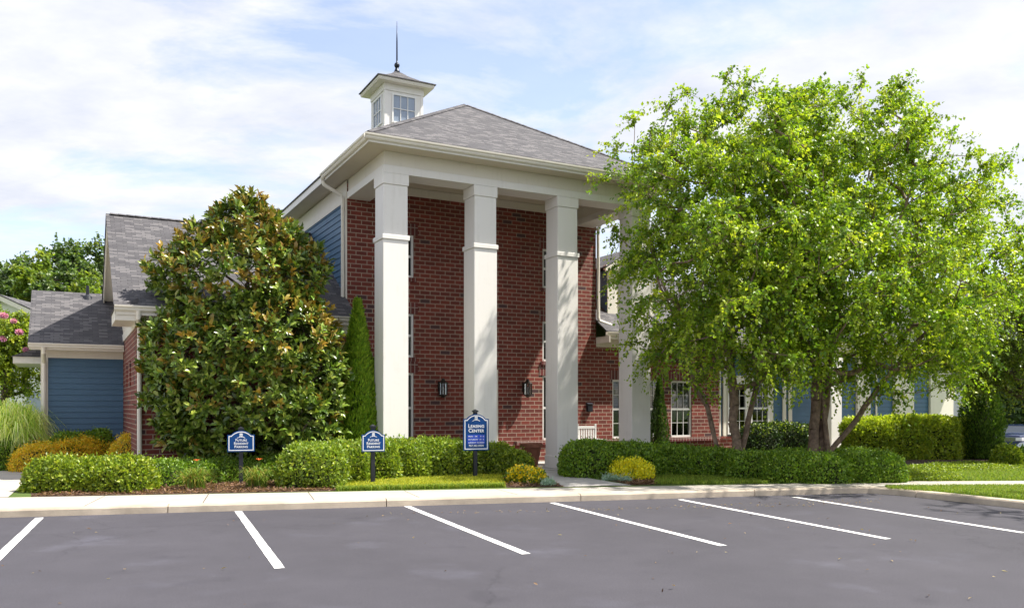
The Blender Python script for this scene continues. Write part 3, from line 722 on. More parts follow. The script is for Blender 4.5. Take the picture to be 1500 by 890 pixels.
l = MB(); lap(l, (7.75, VW + 0.25), (RE, VW + 0.25), 0.73, 3.5); lap(l, (RE, VW + 0.25), (RE, 8.75), 0.73, 3.6)
lap(l, (RE, 8.75), (UR, 8.75), 0.1, 3.6)
gz = lambda z: (3.88 + 0.65 * 0.5, 0)
lap(l, (RE, VW + 0.25), (RE, 8.75), 3.6, 5.95, cut=lambda z: (max(0, (z - 3.6) / 0.7), 5.75 - max(0, (z - 3.6) / 0.7)))
l.build('wing_siding', M['siding'], P_)
# white pilasters and boards on the wing
for (a, c_, dpt) in ((7.752, 7.98, .05), (8.08, 8.25, .05), (9.07, 9.27, .05), (10.1, 10.3, .05), (10.75, 10.9, .05), (11.02, 11.18, .05), (14.39, 15.08, .10), (15.5 - .06, 15.5 + .02, .04), (16.4, 17.5, .10), (18.47, 19.85, .10), (13.2, 13.47, .08)):
    s = MB(); s.box((a, VW + 0.25 - dpt - 0.02, 0.735), (c_, VW + 0.246 - 0.02, 3.5)); s.build('pilaster', M['trim'], P_, bevel=0.006)
for u in (8.25, 9.27):
    window(u, VW + 0.14, 0.78, 2.5, 0.82, 0, (0.5, 1.0), rows=2, cols=3)
    s = MB(); s.box((u, VW + 0.15, 2.5), (u + .82, VW + 0.24, 2.72)); s.build('window_head', M['trim'], P_)
# porch column of the wing
c_ = MB(); c_.box((11.68, 1.7, SLAB), (12.18, 2.2, 3.35)); sh = c_.build('wing_column', M['white'], P_, bevel=0.008)
c_ = MB(); c_.box((11.65, 1.67, SLAB + .001), (12.21, 2.23, 0.42)); c_.build('column_base', M['white'], sh)
c_ = MB(); c_.box((11.65, 1.67, 3.2), (12.21, 2.23, 3.352)); c_.build('column_cap', M['white'], sh)
s = MB(); s.box((7.9, 1.45, -0.1), (13.2, 2.98, SLAB)); s.build('wing_porch_floor', M['path'], P_)
# wing eaves
s = MB(); s.box((UR + 0.005, VW - 0.03, 3.46), (RE, VW - 0.002, 3.70)); s.box((UR + 0.003, 2.25, 3.70), (RE + 0.4, VW + 0.2, 3.72)); s.box((UR + 0.003, 2.23, 3.66), (RE + 0.4, 2.25, 3.86)); s.build('wing_frieze', M['trim'], P_)
s = MB(); s.box((UR + 0.003, 2.05, 3.55), (UR + 0.03, 2.73, 3.74)); s.build('eave_return', M['trim'], P_)
gutter((UR + 0.01, 2.229), (RE + 0.42, 2.229), 3.87, (0, -1), 'wing_gutter')
rv, rzz = 5.75, 3.9 + 0.65 * 3.55
x0, x1 = UR + 0.004, RE + 0.42
wr = roof_slab('wing_roof', [[(x0, 2.2, 3.9), (x1, 2.2, 3.9), (x1, rv, rzz), (x0, rv, rzz)], [(x1, 9.3, 3.9), (x0, 9.3, 3.9), (x0, rv, rzz), (x1, rv, rzz)]], 0.035)
ridge_caps((x0, rv, rzz), (x1, rv, rzz), parent=wr)
# dormer
def dormer(u0):
    wd = 1.7; fv = 3.2; zb = 4.5; ze = 5.86; uc_ = u0 + wd / 2; vb = 5.7
    f = MB()
    f.poly([(u0, fv, zb), (u0 + wd, fv, zb), (u0 + wd, fv, ze), (uc_, fv, ze + 0.55), (u0, fv, ze)])
    f.box((u0 - 0.02, fv - 0.03, zb), (u0 + 0.28, fv - 0.002, ze)); f.box((u0 + wd - 0.28, fv - 0.03, zb), (u0 + wd + 0.02, fv - 0.002, ze))
    f.box((u0 - 0.16, fv - 0.16, ze - 0.02), (u0 + wd + 0.16, fv - 0.004, ze + 0.12))
    dm = f.build('dormer', M['trim'], P_)
    window(u0 + 0.42, fv - 0.045, zb + 0.08, ze - 0.12, wd - 0.84, 0, None, rows=2, cols=3, name='dormer_window', glass='skyglass')
    l_ = MB(); lap(l_, (u0 + 0.01, vb), (u0 + 0.01, fv), zb - 0.1, ze, e=0.16); lap(l_, (u0 + wd - 0.01, fv), (u0 + wd - 0.01, vb), zb - 0.1, ze); l_.build('dormer_siding', M['siding'], P_)
    z2 = ze + 0.06
    pk = (ze + 0.72)
    roof_slab('dormer_roof', [[(u0 - 0.2, fv - 0.2, z2), (uc_, fv - 0.2, pk), (uc_, vb + .3, pk), (u0 - 0.2, vb, z2)][::-1], [(u0 + wd + 0.2, fv - 0.2, z2), (uc_, fv - 0.2, pk), (uc_, vb + .3, pk), (u0 + wd + 0.2, vb, z2)]], 0.04)
    r_ = MB()
    for sgn, ue in ((1, u0 - 0.2), (-1, u0 + wd + 0.2)):
        r_.prism([(ue, z2 - 0.16), (ue, z2 - 0.042), (uc_, pk - 0.042), (uc_, pk - 0.19)][::sgn], 'y', fv - 0.195, fv - 0.15)
    r_.build('dormer_rake', M['trim'], P_)
dormer(3.71); dormer(12.3)

# --- left wing with gable end
LU, LV, LB = -9.45, 2.5, 10.1
LW = 7.6                      # front wall of the low wing
b = MB(); wall(b, (LU, LV), (UL + 0.0, LV), 0.0, 3.5); wall(b, (LU, LB), (LU, LV), 0.0, 3.5)
for vv in (4.3, 5.6):       # brick soldiers standing proud in the side wall, as in the photograph
    b.box((LU - 0.03, vv, 2.2), (LU + 0.01, vv + 0.35, 2.8))
b.build('left_wing_brick_wall', M['brick'], P_)
# gable face above
lv0, rvv = 1.95, 6.3; slope = 0.65
gz0 = 3.88
f = MB(); f.poly([(LU + 0.0, LB, 3.5), (LU + 0.0, LV, 3.5), (LU + 0.0, LV, gz0 + slope * (LV - lv0) - .05), (LU + 0.0, rvv, gz0 + slope * (rvv - lv0) - .05), (LU + 0.0, LB, gz0 + slope * (LV - lv0) - .05)])
z = 3.6
f.build('gable_face', M['trim'], P_)
f = MB()
for k in range(1, 19): f.box((LU - 0.012, LV + k * 0.4, 3.52), (LU + 0.0, LV + k * 0.4 + 0.05, min(gz0 + slope * (LV + k * 0.4 - lv0), gz0 + slope * (2 * rvv - LV - k * 0.4 - lv0) - 0.05) - 0.2))
f.build('gable_batten', M['trim'], P_)
s = MB(); s.box((LU - 0.03, LV - 0.03, 3.46), (UL, LV - 0.002, 3.74)); s.box((LU - 0.03, LV + 0.0, 3.46), (LU - 0.003, LB, 3.66)); s.build('left_wing_frieze', M['trim'], P_)
s = MB(); s.box((-9.9, lv0 + 0.02, 3.72), (UL - 0.03, LV, 3.74)); s.box((-9.9, lv0, 3.68), (UL - 0.03, lv0 + 0.02, 3.87)); s.build('left_wing_soffit', M['trim'], P_)
gutter((-9.92, lv0 - 0.001), (UL - 0.05, lv0 - 0.001), 3.88, (0, -1), 'left_wing_gutter')
# boxed eave return round the corner with its own little roof
s = MB(); s.box((-9.9, lv0 + 0.03, 3.56), (LU - 0.032, 3.6, 3.715)); s.box((-9.9, lv0 + 0.02, 3.716), (LU - .032, 3.62, 3.80)); s.build('eave_return', M['trim'], P_)
s = MB(); s.prism([(-9.93, 3.802), (LU - 0.005, 3.802), (LU - 0.005, 4.05)], 'y', lv0 + 0.03, 3.66); s.build('eave_return_roof', M['shingle'], P_)
xg0, xg1 = -9.93, UL - 0.004
pk = gz0 + 0.02 + slope * (rvv - lv0)
lr = roof_slab('left_wing_roof', [[(xg0, lv0 - 0.03, gz0 + .01), (xg1, lv0 - 0.03, gz0 + .01), (xg1, rvv, pk), (xg0, rvv, pk)], [(xg1, 2 * rvv - lv0 + .03, gz0 + .01), (xg0, 2 * rvv - lv0 + .03, gz0 + .01), (xg0, rvv, pk), (xg1, rvv, pk)]], 0.035)
ridge_caps((xg1, rvv, pk), (xg0, rvv, pk), parent=lr)
s = MB(); s.box((-7.6, rvv - 0.12, pk + 0.0), (UL - .3, rvv + 0.12, pk + 0.06)); s.build('ridge_vent', M['black'], lr)
# rakes and their soffits
s = MB()
for sgn, ve in ((1, lv0), (-1, 2 * rvv - lv0)):
    s.prism([(ve, gz0 - 0.22), (ve, gz0 - 0.028), (rvv, pk - 0.04), (rvv, pk - 0.26)][::sgn], 'x', -9.9, -9.87)
    s.prism([(ve, gz0 - 0.10), (ve, gz0 - 0.06), (rvv, pk - 0.07), (rvv, pk - 0.11)][::sgn], 'x', -9.868, LU - 0.002)
s.build('gable_rake', M['trim'], P_)
downspout([(LU - 0.0, lv0 - 0.05, 3.77), (LU - 0.0, lv0 - 0.03, 3.62), (LU + 0.06, LV - 0.09, 3.42), (LU + 0.06, LV - 0.06, 3.3), (LU + 0.06, LV - 0.06, 0.2)])
# --- low wing, far left
l = MB(); lap(l, (-11.41, LW), (LU, LW), 0.62, 3.05, e=0.155); lap(l, (-11.41, 12.0), (-11.41, LW), 0.62, 3.2); l.build('low_wing_siding', M['siding'], P_)
b = MB(); wall(b, (-11.41, LW), (LU, LW), 0.0, 0.62); wall(b, (-11.41, 12.0), (-11.41, LW), 0.0, 0.62); b.build('low_wing_brick_base', M['brick'], P_)
s = MB(); s.box((-11.44, LW - 0.045, 0.2), (-11.27, LW - .001, 3.0)); s.box((-11.44, LW - 0.055, 3.0), (LU - 0.002, LW - 0.002, 3.26)); s.build('corner_board', M['trim'], P_)
s = MB(); s.box((-11.66, LW - .58, 3.20), (LU - 0.01, LW - .056, 3.22)); s.box((-11.66, LW - .6, 3.18), (LU - .01, LW - .581, 3.33)); s.build('low_wing_soffit', M['trim'], P_)
gutter((-11.71, LW - .601), (LU - 0.02, LW - .601), 3.345, (0, -1), 'low_wing_gutter')
LE, LR = LW - 0.63, 9.53
kz = 3.35 + 0.65 * (LR - LE)
roof_slab('low_wing_roof', [[(-11.71, LE, 3.35), (LU - .01, LE, 3.35), (LU - .01, LR, kz), (-11.71, LR, kz)], [(LU - .01, 12.1, 3.35), (-11.71, 12.1, 3.35), (-11.71, LR, kz), (LU - .01, LR, kz)]], 0.035)
s = MB(); s.prism([(LE + .03, 3.18), (LE + .03, 3.31), (LR, kz - .04), (12.07, 3.31), (12.07, 3.18), (LR, kz - .2)][::-1], 'x', -11.69, -11.66); s.build('low_wing_rake', M['trim'], P_)
s = MB(); s.box((-12.1, LW + .5, 2.86), (-11.43, 10.6, 3.04)); s.build('side_eave', M['trim'], P_)
s = MB(); s.prism([(-12.14, 3.042), (-11.41, 3.042), (-11.41, 3.33)], 'y', LW + .45, 10.6); s.build('side_eave_roof', M['shingle'], P_)
downspout([(-11.36, LW - .65, 3.24), (-11.36, LW - .6, 3.1), (-11.36, LW - .1, 2.85), (-11.36, LW - .1, 0.2)])
# vent pipe on the low roof
vp = (-10.3, 9.3)
zr = 3.35 + 0.65 * (9.3 - LE)
s = MB(); s.lathe([(0.15, zr - 0.1), (0.11, zr + 0.03), (0.045, zr + 0.08), (0.04, zr + 0.34), (0.028, zr + 0.34)], (vp[0], vp[1], 0), 14); s.build('vent_pipe', M['black'], P_, smooth=False)
# added dark backing sheets so the rooms look unlit
s = MB(); s.poly([(UL + .02, VW + 1.2, 0), (UR - .02, VW + 1.2, 0), (UR - .02, VW + 1.2, 7.3), (UL + .02, VW + 1.2, 7.3)]); s.poly([(UR, VW + 1.2, 0), (RE - .1, VW + 1.2, 0), (RE - .1, VW + 1.2, 3.5), (UR, VW + 1.2, 3.5)]); s.build('dark_backing', M['dark'], P_)

# ------------------------------------------------------------------ things on and by the porch
def lantern(u, z, label):
    x, y = bw(u, VW); r = empty('wall_lantern', (x, y, z), ROT, label, 'lantern', 'wall lanterns beside the entrance')
    m_ = MB(); m_.box((-0.06, -0.025, -0.1), (0.06, -0.002, 0.16)); m_.tube([(0, -0.02, 0.09), (0, -0.09, 0.2), (0, -0.15, 0.22), (0, -0.155, 0.17)], 0.012); m_.build('wall_bracket', M['bronze'], r)
    r.scale = (1.25, 1.2, 1.0)
    c = (0, -0.155, 0); m_ = MB()
    m_.lathe([(0.03, 0.25), (0.035, 0.21), (0.05, 0.185), (0.105, 0.14), (0.115, 0.125), (0.10, 0.12)][::-1], c, 8); m_.build('lantern_cap', M['bronze'], r)
    m_ = MB()
    m_.lathe([(0.02, -0.27), (0.045, -0.245), (0.07, -0.21), (0.10, -0.20), (0.10, -0.18)], c, 8)
    for k in range(8):
        a = 2 * math.pi * k / 8; m_.box((c[0] + 0.092 * math.cos(a) - 0.008, c[1] + 0.092 * math.sin(a) - 0.008, -0.18), (c[0] + 0.092 * math.cos(a) + 0.008, c[1] + 0.092 * math.sin(a) + 0.008, 0.122))
    m_.build('lantern_cage', M['bronze'], r)
    m_ = MB(); m_.lathe([(0.082, -0.179), (0.082, 0.118)], c, 8); m_.build('lantern_glass', M['glass'], r)
    m_ = MB(); m_.lathe([(0.018, -0.175), (0.018, -0.02), (0.006, 0.03)], c, 10); m_.build('lantern_candle', M['vinyl'], r)
lantern(-2.0, 2.2, 'bronze wall lantern on the brick between the first and second tall columns')
lantern(0.57, 2.22, 'bronze wall lantern on the brick between the second and third tall columns')

x, y = bw(2.72, VW); t = empty('wall_box', (x, y, 1.55), ROT, 'small black box on the brick wall above the white chair', 'wall box')
m_ = MB(); m_.box((-0.085, -0.11, 0), (0.085, -0.002, 0.21)); m_.build('box_body', M['black'], t, bevel=0.012)
m_ = MB(); m_.prism([(-0.115, 0.212), (-0.13, 0.222), (-0.05, 0.26), (-0.002, 0.26), (-0.002, 0.212)][::-1], 'x', -0.095, 0.095); m_.build('box_lid', M['black'], t)

# rocking chair: slatted back towards us
x, y = bw(2.12, 1.75); ch = empty('rocking_chair', (x, y, SLAB), ROT - 0.1, 'white slatted rocking chair on the porch behind the clipped hedge', 'chair')
m_ = MB()
for k in range(7):
    xx = -0.225 + k * 0.075; m_.box((xx - 0.022, 0.22, 0.44), (xx + 0.022, 0.238, 0.985))
m_.build('back_slats', M['vinyl'], ch)
m_ = MB(); m_.box((-0.275, 0.215, 0.985), (0.275, 0.243, 1.0)); m_.box((-0.275, 0.21, 0.93), (0.275, 0.219, 0.99)); m_.build('top_rail', M['vinyl'], ch)
for sx in (-1, 1):
    m_ = MB(); m_.box((sx * 0.285 - 0.024, 0.205, 0.04), (sx * 0.285 + 0.024, 0.25, 1.06)); m_.build('back_post', M['vinyl'], ch, bevel=0.008)
    m_ = MB(); m_.box((sx * 0.285 - 0.022, -0.28, 0.05), (sx * 0.285 + 0.022, -0.24, 0.62)); m_.build('leg', M['vinyl'], ch)
    m_ = MB(); m_.box((sx * 0.285 - 0.045, -0.33, 0.622), (sx * 0.285 + 0.045, 0.203, 0.645)); m_.build('armrest', M['vinyl'], ch)
    m_ = MB()
    pts = [(0.5 - i * 0.1, 0.012 + 0.10 * ((0.5 - i * 0.1 - 0.0) / 0.6) ** 2) for i in range(11)]
    for a, b2 in zip(pts[:-1], pts[1:]):
        m_.prism([(a[0], a[1]), (b2[0], b2[1]), (b2[0], b2[1] + 0.04), (a[0], a[1] + 0.04)], 'x', sx * 0.285 - 0.018, sx * 0.285 + 0.018)
    m_.build('rocker', M['vinyl'], ch)
m_ = MB()
for k in range(8): m_.box((-0.26, -0.28 + k * 0.062, 0.41), (0.26, -0.23 + k * 0.062, 0.43))
m_.build('seat', M['vinyl'], ch)

# terracotta pot
x, y = bw(-0.22, 0.95); pt = empty('planter', (x, y, SLAB), ROT, 'terracotta pot with a small plant behind the hedge by the third column', 'plant pot')
m_ = MB(); m_.lathe([(0.16, 0.0), (0.25, 0.5), (0.29, 0.5), (0.29, 0.6), (0.255, 0.6), (0.24, 0.5), (0.0, 0.5)][:6], (0, 0, 0), 24); m_.build('pot', M['terracotta'], pt)

# ------------------------------------------------------------------ signs
def outline(w_, hs, ha, inset=0.0, n=14, sh=0.13):
    """sign board outline: straight sides, short shoulders and a low arch on top"""
    x0 = w_ / 2 - inset; zb = inset; zs = hs - inset; s0 = w_ / 2 - w_ * sh - inset * 0.3
    pts = [(-x0, zb), (x0, zb), (x0, zs), (s0, zs)]
    R_ = ((s0) ** 2 + (ha) ** 2) / (2 * ha); th = math.asin(min(1, s0 / R_))
    for k in range(1, n): 
        a = th - 2 * th * k / n; pts.append((R_ * math.sin(a), zs + ha - R_ + R_ * math.cos(a)))
    pts += [(-s0, zs), (-x0, zs)]
    return pts

def lettering(lines, parent, yoff, mat_, name='lettering'):
    """lines = (text, size, x, z, align, caps); one flat mesh of all glyphs standing 2 mm proud"""
    v, f = [], []
    for (txt, size, x, z, al, bold) in lines:
        cu_ = bpy.data.curves.new('txt', 'FONT'); cu_.body = txt.lower() if any(c.islower() for c in txt) else txt
        cu_.body = txt; cu_.size = size; cu_.align_x = al; cu_.extrude = 0.0015; cu_.offset = bold; cu_.space_character = 1.06
        cu_.small_caps_scale = 0.78
        for i, c in enumerate(txt):
            if c.islower(): cu_.body_format[i].use_small_caps = True
        to = bpy.data.objects.new('txt', cu_); COL.objects.link(to)
        bpy.context.view_layer.update()
        me = bpy.data.meshes.new_from_object(to.evaluated_get(bpy.context.evaluated_depsgraph_get()))
        k = len(v)
        v += [(p.co.x + x, yoff - p.co.z, p.co.y + z) for p in me.vertices]
        f += [tuple(k + i for i in q.vertices) for q in me.polygons]
        bpy.data.objects.remove(to); bpy.data.curves.remove(cu_); bpy.data.meshes.remove(me)
    m_ = MB(); m_.v = v; m_.f = f; m_.m = [0] * len(f)
    return m_.build(name, mat_, parent)

def sign(px, d, w_, hs, ha, zb, ptop, lines, label, big=False, rot=math.radians(20)):
    x, y = at(px, d); r = empty('sign', (x, y, 0.12), rot, label, 'sign')
    m_ = MB(); m_.box((-0.042, -0.042, -0.1), (0.042, 0.042, ptop)); po = m_.build('post', M['black'], r, bevel=0.006)
    m_ = MB(); m_.box((-0.058, -0.058, ptop + 0.001), (0.058, 0.058, ptop + 0.03)); m_.lathe([(0.05, ptop + 0.031), (0.006, ptop + 0.06)], square=True); m_.build('post_cap', M['black'], po)
    y0 = -0.046
    m_ = MB(); m_.prism([(a, b2 + zb) for a, b2 in outline(w_, hs, ha)], 'y', y0 - 0.03, y0); pn = m_.build('sign_board', M['bluesign'], r)
    oo, ii = outline(w_, hs, ha, 0.02 * w_ / 0.5), outline(w_, hs, ha, 0.037 * w_ / 0.5)
    m_ = MB(); n = len(oo)
    for k in range(n):
        j = (k + 1) % n
        m_.poly([(oo[k][0], y0 - 0.033, oo[k][1] + zb), (oo[j][0], y0 - 0.033, oo[j][1] + zb), (ii[j][0], y0 - 0.033, ii[j][1] + zb), (ii[k][0], y0 - 0.033, ii[k][1] + zb)])
    m_.build('sign_border', M['signwhite'], pn)
    # emblem: little cupola over a curved band
    s = w_ / 0.5; ez_ = zb + hs + ha - 0.135 * s * (1.0 if not big else 0.9); m_ = MB(); yy = y0 - 0.0335
    def rect(xa, za, xb, zb_): m_.poly([(xa * s, yy, ez_ + za * s), (xb * s, yy, ez_ + za * s), (xb * s, yy, ez_ + zb_ * s), (xa * s, yy, ez_ + zb_ * s)])
    rect(-0.026, 0.068, 0.026, 0.080); rect(-0.034, 0.060, 0.034, 0.067); rect(-0.026, 0.034, -0.014, 0.059); rect(-0.006, 0.034, 0.006, 0.059); rect(0.014, 0.034, 0.026, 0.059); rect(-0.032, 0.027, 0.032, 0.033)
    K = 16
    for k in range(K):
        a, b2 = -1 + 2 * k / K, -1 + 2 * (k + 1) / K
        zt = lambda q: 0.026 - 0.036 * q * q; zl = lambda q: 0.004 - 0.022 * q * q
        if k % 4 != 3 or k > 13:
            m_.poly([(a * 0.075 * s, yy, ez_ + zl(a) * s), (b2 * 0.075 * s, yy, ez_ + zl(b2) * s), (b2 * 0.075 * s, yy, ez_ + zt(b2) * s), (a * 0.075 * s, yy, ez_ + zt(a) * s)])
    m_.build('emblem', M['signwhite'], pn)
    lettering([(t_, sz, x_, z_ + zb, al, bo) for (t_, sz, x_, z_, al, bo) in lines], pn, y0 - 0.0325, M['signwhite'])
    return r, pn
fut = [('Future', 0.074, 0, 0.212, 'CENTER', 0.0012), ('Resident', 0.074, 0, 0.145, 'CENTER', 0.0012), ('Parking', 0.074, 0, 0.078, 'CENTER', 0.0012)]
sign(353, 17.05, 0.53, 0.345, 0.088, 0.66, 1.11, fut, 'small blue future resident parking sign in front of the magnolia tree')
sign(546, 16.85, 0.47, 0.345, 0.085, 0.67, 1.16, fut, 'small blue future resident parking sign in front of the first tall column')
lz = 0.74
r, pn = sign(696, 18.3, 0.58, 0.69, 0.105, 0.62, 1.46, [
    ('Leasing', 0.112, 0, 0.498, 'CENTER', 0.002), ('Center', 0.112, 0, 0.398, 'CENTER', 0.002),
    ('757.382.0000', 0.06, 0, 0.085, 'CENTER', 0.001),
    ('MON - FRI', 0.043, -0.18, 0.292, 'LEFT', 0.0006), ('9 - 6', 0.043, 0.18, 0.292, 'RIGHT', 0.0006),
    ('SATURDAY', 0.043, -0.18, 0.225, 'LEFT', 0.0006), ('10 - 5', 0.043, 0.18, 0.225, 'RIGHT', 0.0006),
    ('SUNDAY', 0.043, -0.18, 0.158, 'LEFT', 0.0006), ('CLOSED', 0.043, 0.18, 0.158, 'RIGHT', 0.0006)],
    'tall blue leasing center sign with opening hours in front of the second column', True)
m_ = MB(); m_.box((-0.2, -0.0775, 0.62 + 0.142), (0.2, -0.0762, 0.62 + 0.345)); m_.build('hours_plate', M['brightblue'], pn)

# ------------------------------------------------------------------ vegetation builders
def unit(a): return a / np.maximum(np.linalg.norm(a, axis=1, keepdims=True), 1e-6)

def leaf_geo(P, T, Nn, Ln, Wd, fold=0.25, rich=False):
    """leaves at P pointing along T with rough normal Nn. -> verts, list of faces, verts per leaf"""
    T = unit(T); B = unit(np.cross(T, Nn)); Nn = np.cross(B, T); n = len(P)
    Ln = np.broadcast_to(np.asarray(Ln, float), (n,))[:, None]; Wd = np.broadcast_to(np.asarray(Wd, float), (n,))[:, None]
    if not rich:
        v = np.stack([P, P + T * Ln * 0.45 + B * Wd * 0.5 + Nn * Wd * fold, P + T * Ln - Nn * Wd * 0.15, P + T * Ln * 0.45 - B * Wd * 0.5 + Nn * Wd * fold], 1)
        i = np.arange(n)[:, None] * 4
        f = np.concatenate([i + np.array([[0, 1, 2]]), i + np.array([[0, 2, 3]])])
        return v.reshape(-1, 3), f, 4
    v = np.stack([P, P + T * Ln * 0.3 + B * Wd * 0.42 + Nn * Wd * fold, P + T * Ln * 0.68 + B * Wd * 0.45 + Nn * Wd * fold * .8, P + T * Ln - Nn * Wd * 0.5,
                  P + T * Ln * 0.68 - B * Wd * 0.45 + Nn * Wd * fold * .8, P + T * Ln * 0.3 - B * Wd * 0.42 + Nn * Wd * fold, P + T * Ln * 0.5], 1)
    i = np.arange(n)[:, None] * 7
    f = np.concatenate([i + np.array([[0, 1, 6]]), i + np.array([[1, 2, 6]]), i + np.array([[2, 3, 6]]), i + np.array([[6, 3, 4]]), i + np.array([[6, 4, 5]]), i + np.array([[6, 5, 0]])])
    return v.reshape(-1, 3), f, 7

def lump(P, s, seed):
    r = np.random.default_rng(seed); out_ = np.zeros(len(P))
    for k in range(5):
        d = r.normal(size=3) * s * (1 + k * 0.55); out_ += np.sin(P @ d + r.uniform(0, 6.28)) / (1 + 0.5 * k)
    return out_ / 2.6

LEAF_GAIN = 1.65
def tints(n, pal, wts=None, jit=0.18, r=rng):
    pal = np.array(pal); idx = r.choice(len(pal), n, p=wts)
    return np.minimum(0.85, pal[idx] * LEAF_GAIN) * r.uniform(1 - jit, 1 + jit, (n, 1)) * r.uniform(0.93, 1.07, (n, 3))

def blob(px, pyb, hw_px, pyt, dep, z0=0.12, d=None):
    """mound seen at that place: centre column px, front foot row pyb, half width, top row, half depth in metres"""
    if d is None: d = (CAMZ - z0) * F / (pyb - HOR) + dep
    zt = CAMZ + (HOR - pyt) * d / F
    return ((px - CXP) / F * d, d, z0, hw_px / F * d, dep, zt - z0)

def shell_points(blobs, n, expo, r, thick=0.22, lumpy=0.07, seed=1, low=0.0):
    """points in the outer layer of a union of half-superellipsoids, and their outward directions"""
    vol = np.array([b[3] * b[4] * b[5] for b in blobs]) ** 0.72; cnt = (n * vol / vol.sum()).astype(int)
    Ps, Ns = [], []
    for b, c in zip(blobs, cnt):
        C = np.array(b[:3]); R_ = np.array(b[3:6]); P = np.zeros((0, 3)); Nr = np.zeros((0, 3))
        while len(P) < c:
            q = r.uniform(-1, 1, (c * 4, 3)); q[:, 2] = r.uniform(-0.05, 1, c * 4)
            wq = q.copy(); wq[:, 2] = np.maximum(q[:, 2], 0)
            f = (np.abs(wq) ** expo).sum(1) ** (1 / expo)
            wp = C + q * R_
            lim = 1 + lumpy * lump(wp, 3.2, seed) + lumpy * .5 * lump(wp, 9.0, seed + 5)
            k = (f < lim) & (f > lim - thick * r.random(len(f)) ** 1.5 - 0.03)
            nn = np.sign(wq) * np.abs(wq) ** (expo - 1) / R_
            for b2 in blobs:
                if b2 is b: continue
                q2 = (wp - np.array(b2[:3])) / np.array(b2[3:6]); f2 = (np.abs(q2) ** expo).sum(1) ** (1 / expo); k &= ~((f2 < 0.84) & (q2[:, 2] > -0.05))
            P = np.concatenate([P, wp[k]]); Nr = np.concatenate([Nr, unit(nn[k] + 1e-6)])
        Ps.append(P[:c]); Ns.append(Nr[:c])
    return np.concatenate(Ps), np.concatenate(Ns)

def core_mesh(blobs, expo, sc=0.8):
    V, Fq = [], []; nu, nv = 20, 8
    for b in blobs:
        k = len(V)
        for j in range(nv + 1):
            ph = (math.pi / 2) * j / nv
            for i in range(nu):
                th = 2 * math.pi * i / nu; d = np.array([math.cos(th) * math.cos(ph), math.sin(th) * math.cos(ph), math.sin(ph)])
                f = (np.abs(d) ** expo).sum() ** (1 / expo); d = d / f * sc
                V.append((b[0] + d[0] * b[3], b[1] + d[1] * b[4], b[2] + d[2] * b[5] - (0.02 if j == 0 else 0)))
        for j in range(nv):
            for i in range(nu):
                i2 = (i + 1) % nu; Fq.append((k + j * nu + i, k + j * nu + i2, k + (j + 1) * nu + i2, k + (j + 1) * nu + i))
    return np.array(V), np.array(Fq)

GREEN = [(0.08, 0.12, 0.013), (0.14, 0.185, 0.016), (0.225, 0.265, 0.022)]
DEEP = [(0.065, 0.12, 0.012), (0.1, 0.165, 0.014), (0.15, 0.22, 0.018)]
def hedge(name, label, cat, blobs, n, size=0.055, pal=GREEN, wts=(0.35, 0.45, 0.2), expo=3.0, thick=0.2, lumpy=0.07, group=None, mat_='hedge_leaf', seed=1, aspect=0.6, topcol=None, core=True, up=0.5, sprig=0.06, shape=None):
    r = np.random.default_rng(seed)
    P, Nr = shell_points(blobs, n, expo, r, thick, lumpy, seed)
    k = r.random(len(P)) < sprig                                     # a few shoots stand out of the clipped surface
    P[k] += Nr[k] * r.uniform(0.0, 0.07, (k.sum(), 1)) + np.array([0, 0, 1]) * r.uniform(0, 0.05, (k.sum(), 1)) * (Nr[k][:, 2:3] > 0.3)
    T = Nr * 0.7 + r.normal(size=P.shape) * 0.65 + np.array([0, 0, up])
    nn = Nr + r.normal(size=P.shape) * 0.5 + np.array([0, 0, 0.35])
    L_ = size * r.uniform(0.7, 1.35, len(P))
    V, Fc, kk = leaf_geo(P, T, nn, L_, L_ * aspect)
    c = tints(len(P), pal, wts, r=r)
    if topcol is not None:                                           # recolours upper leaves: painted sun on the tall hedge, blooms on the daisies
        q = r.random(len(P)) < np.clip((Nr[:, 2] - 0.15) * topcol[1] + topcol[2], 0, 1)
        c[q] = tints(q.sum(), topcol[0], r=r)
    col = np.repeat(c, kk, 0); faces = [Fc]; mi = [0] * len(Fc)
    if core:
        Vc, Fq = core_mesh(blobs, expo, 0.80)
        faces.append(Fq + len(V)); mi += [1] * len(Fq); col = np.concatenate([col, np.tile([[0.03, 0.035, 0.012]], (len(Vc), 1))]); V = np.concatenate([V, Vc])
    C = np.array(blobs[len(blobs) // 2][:3])
    o = np_mesh(name, V - C, faces, [M[mat_], M['core']], col, mi, loc=tuple(C))
    return tag(o, label, cat, group)

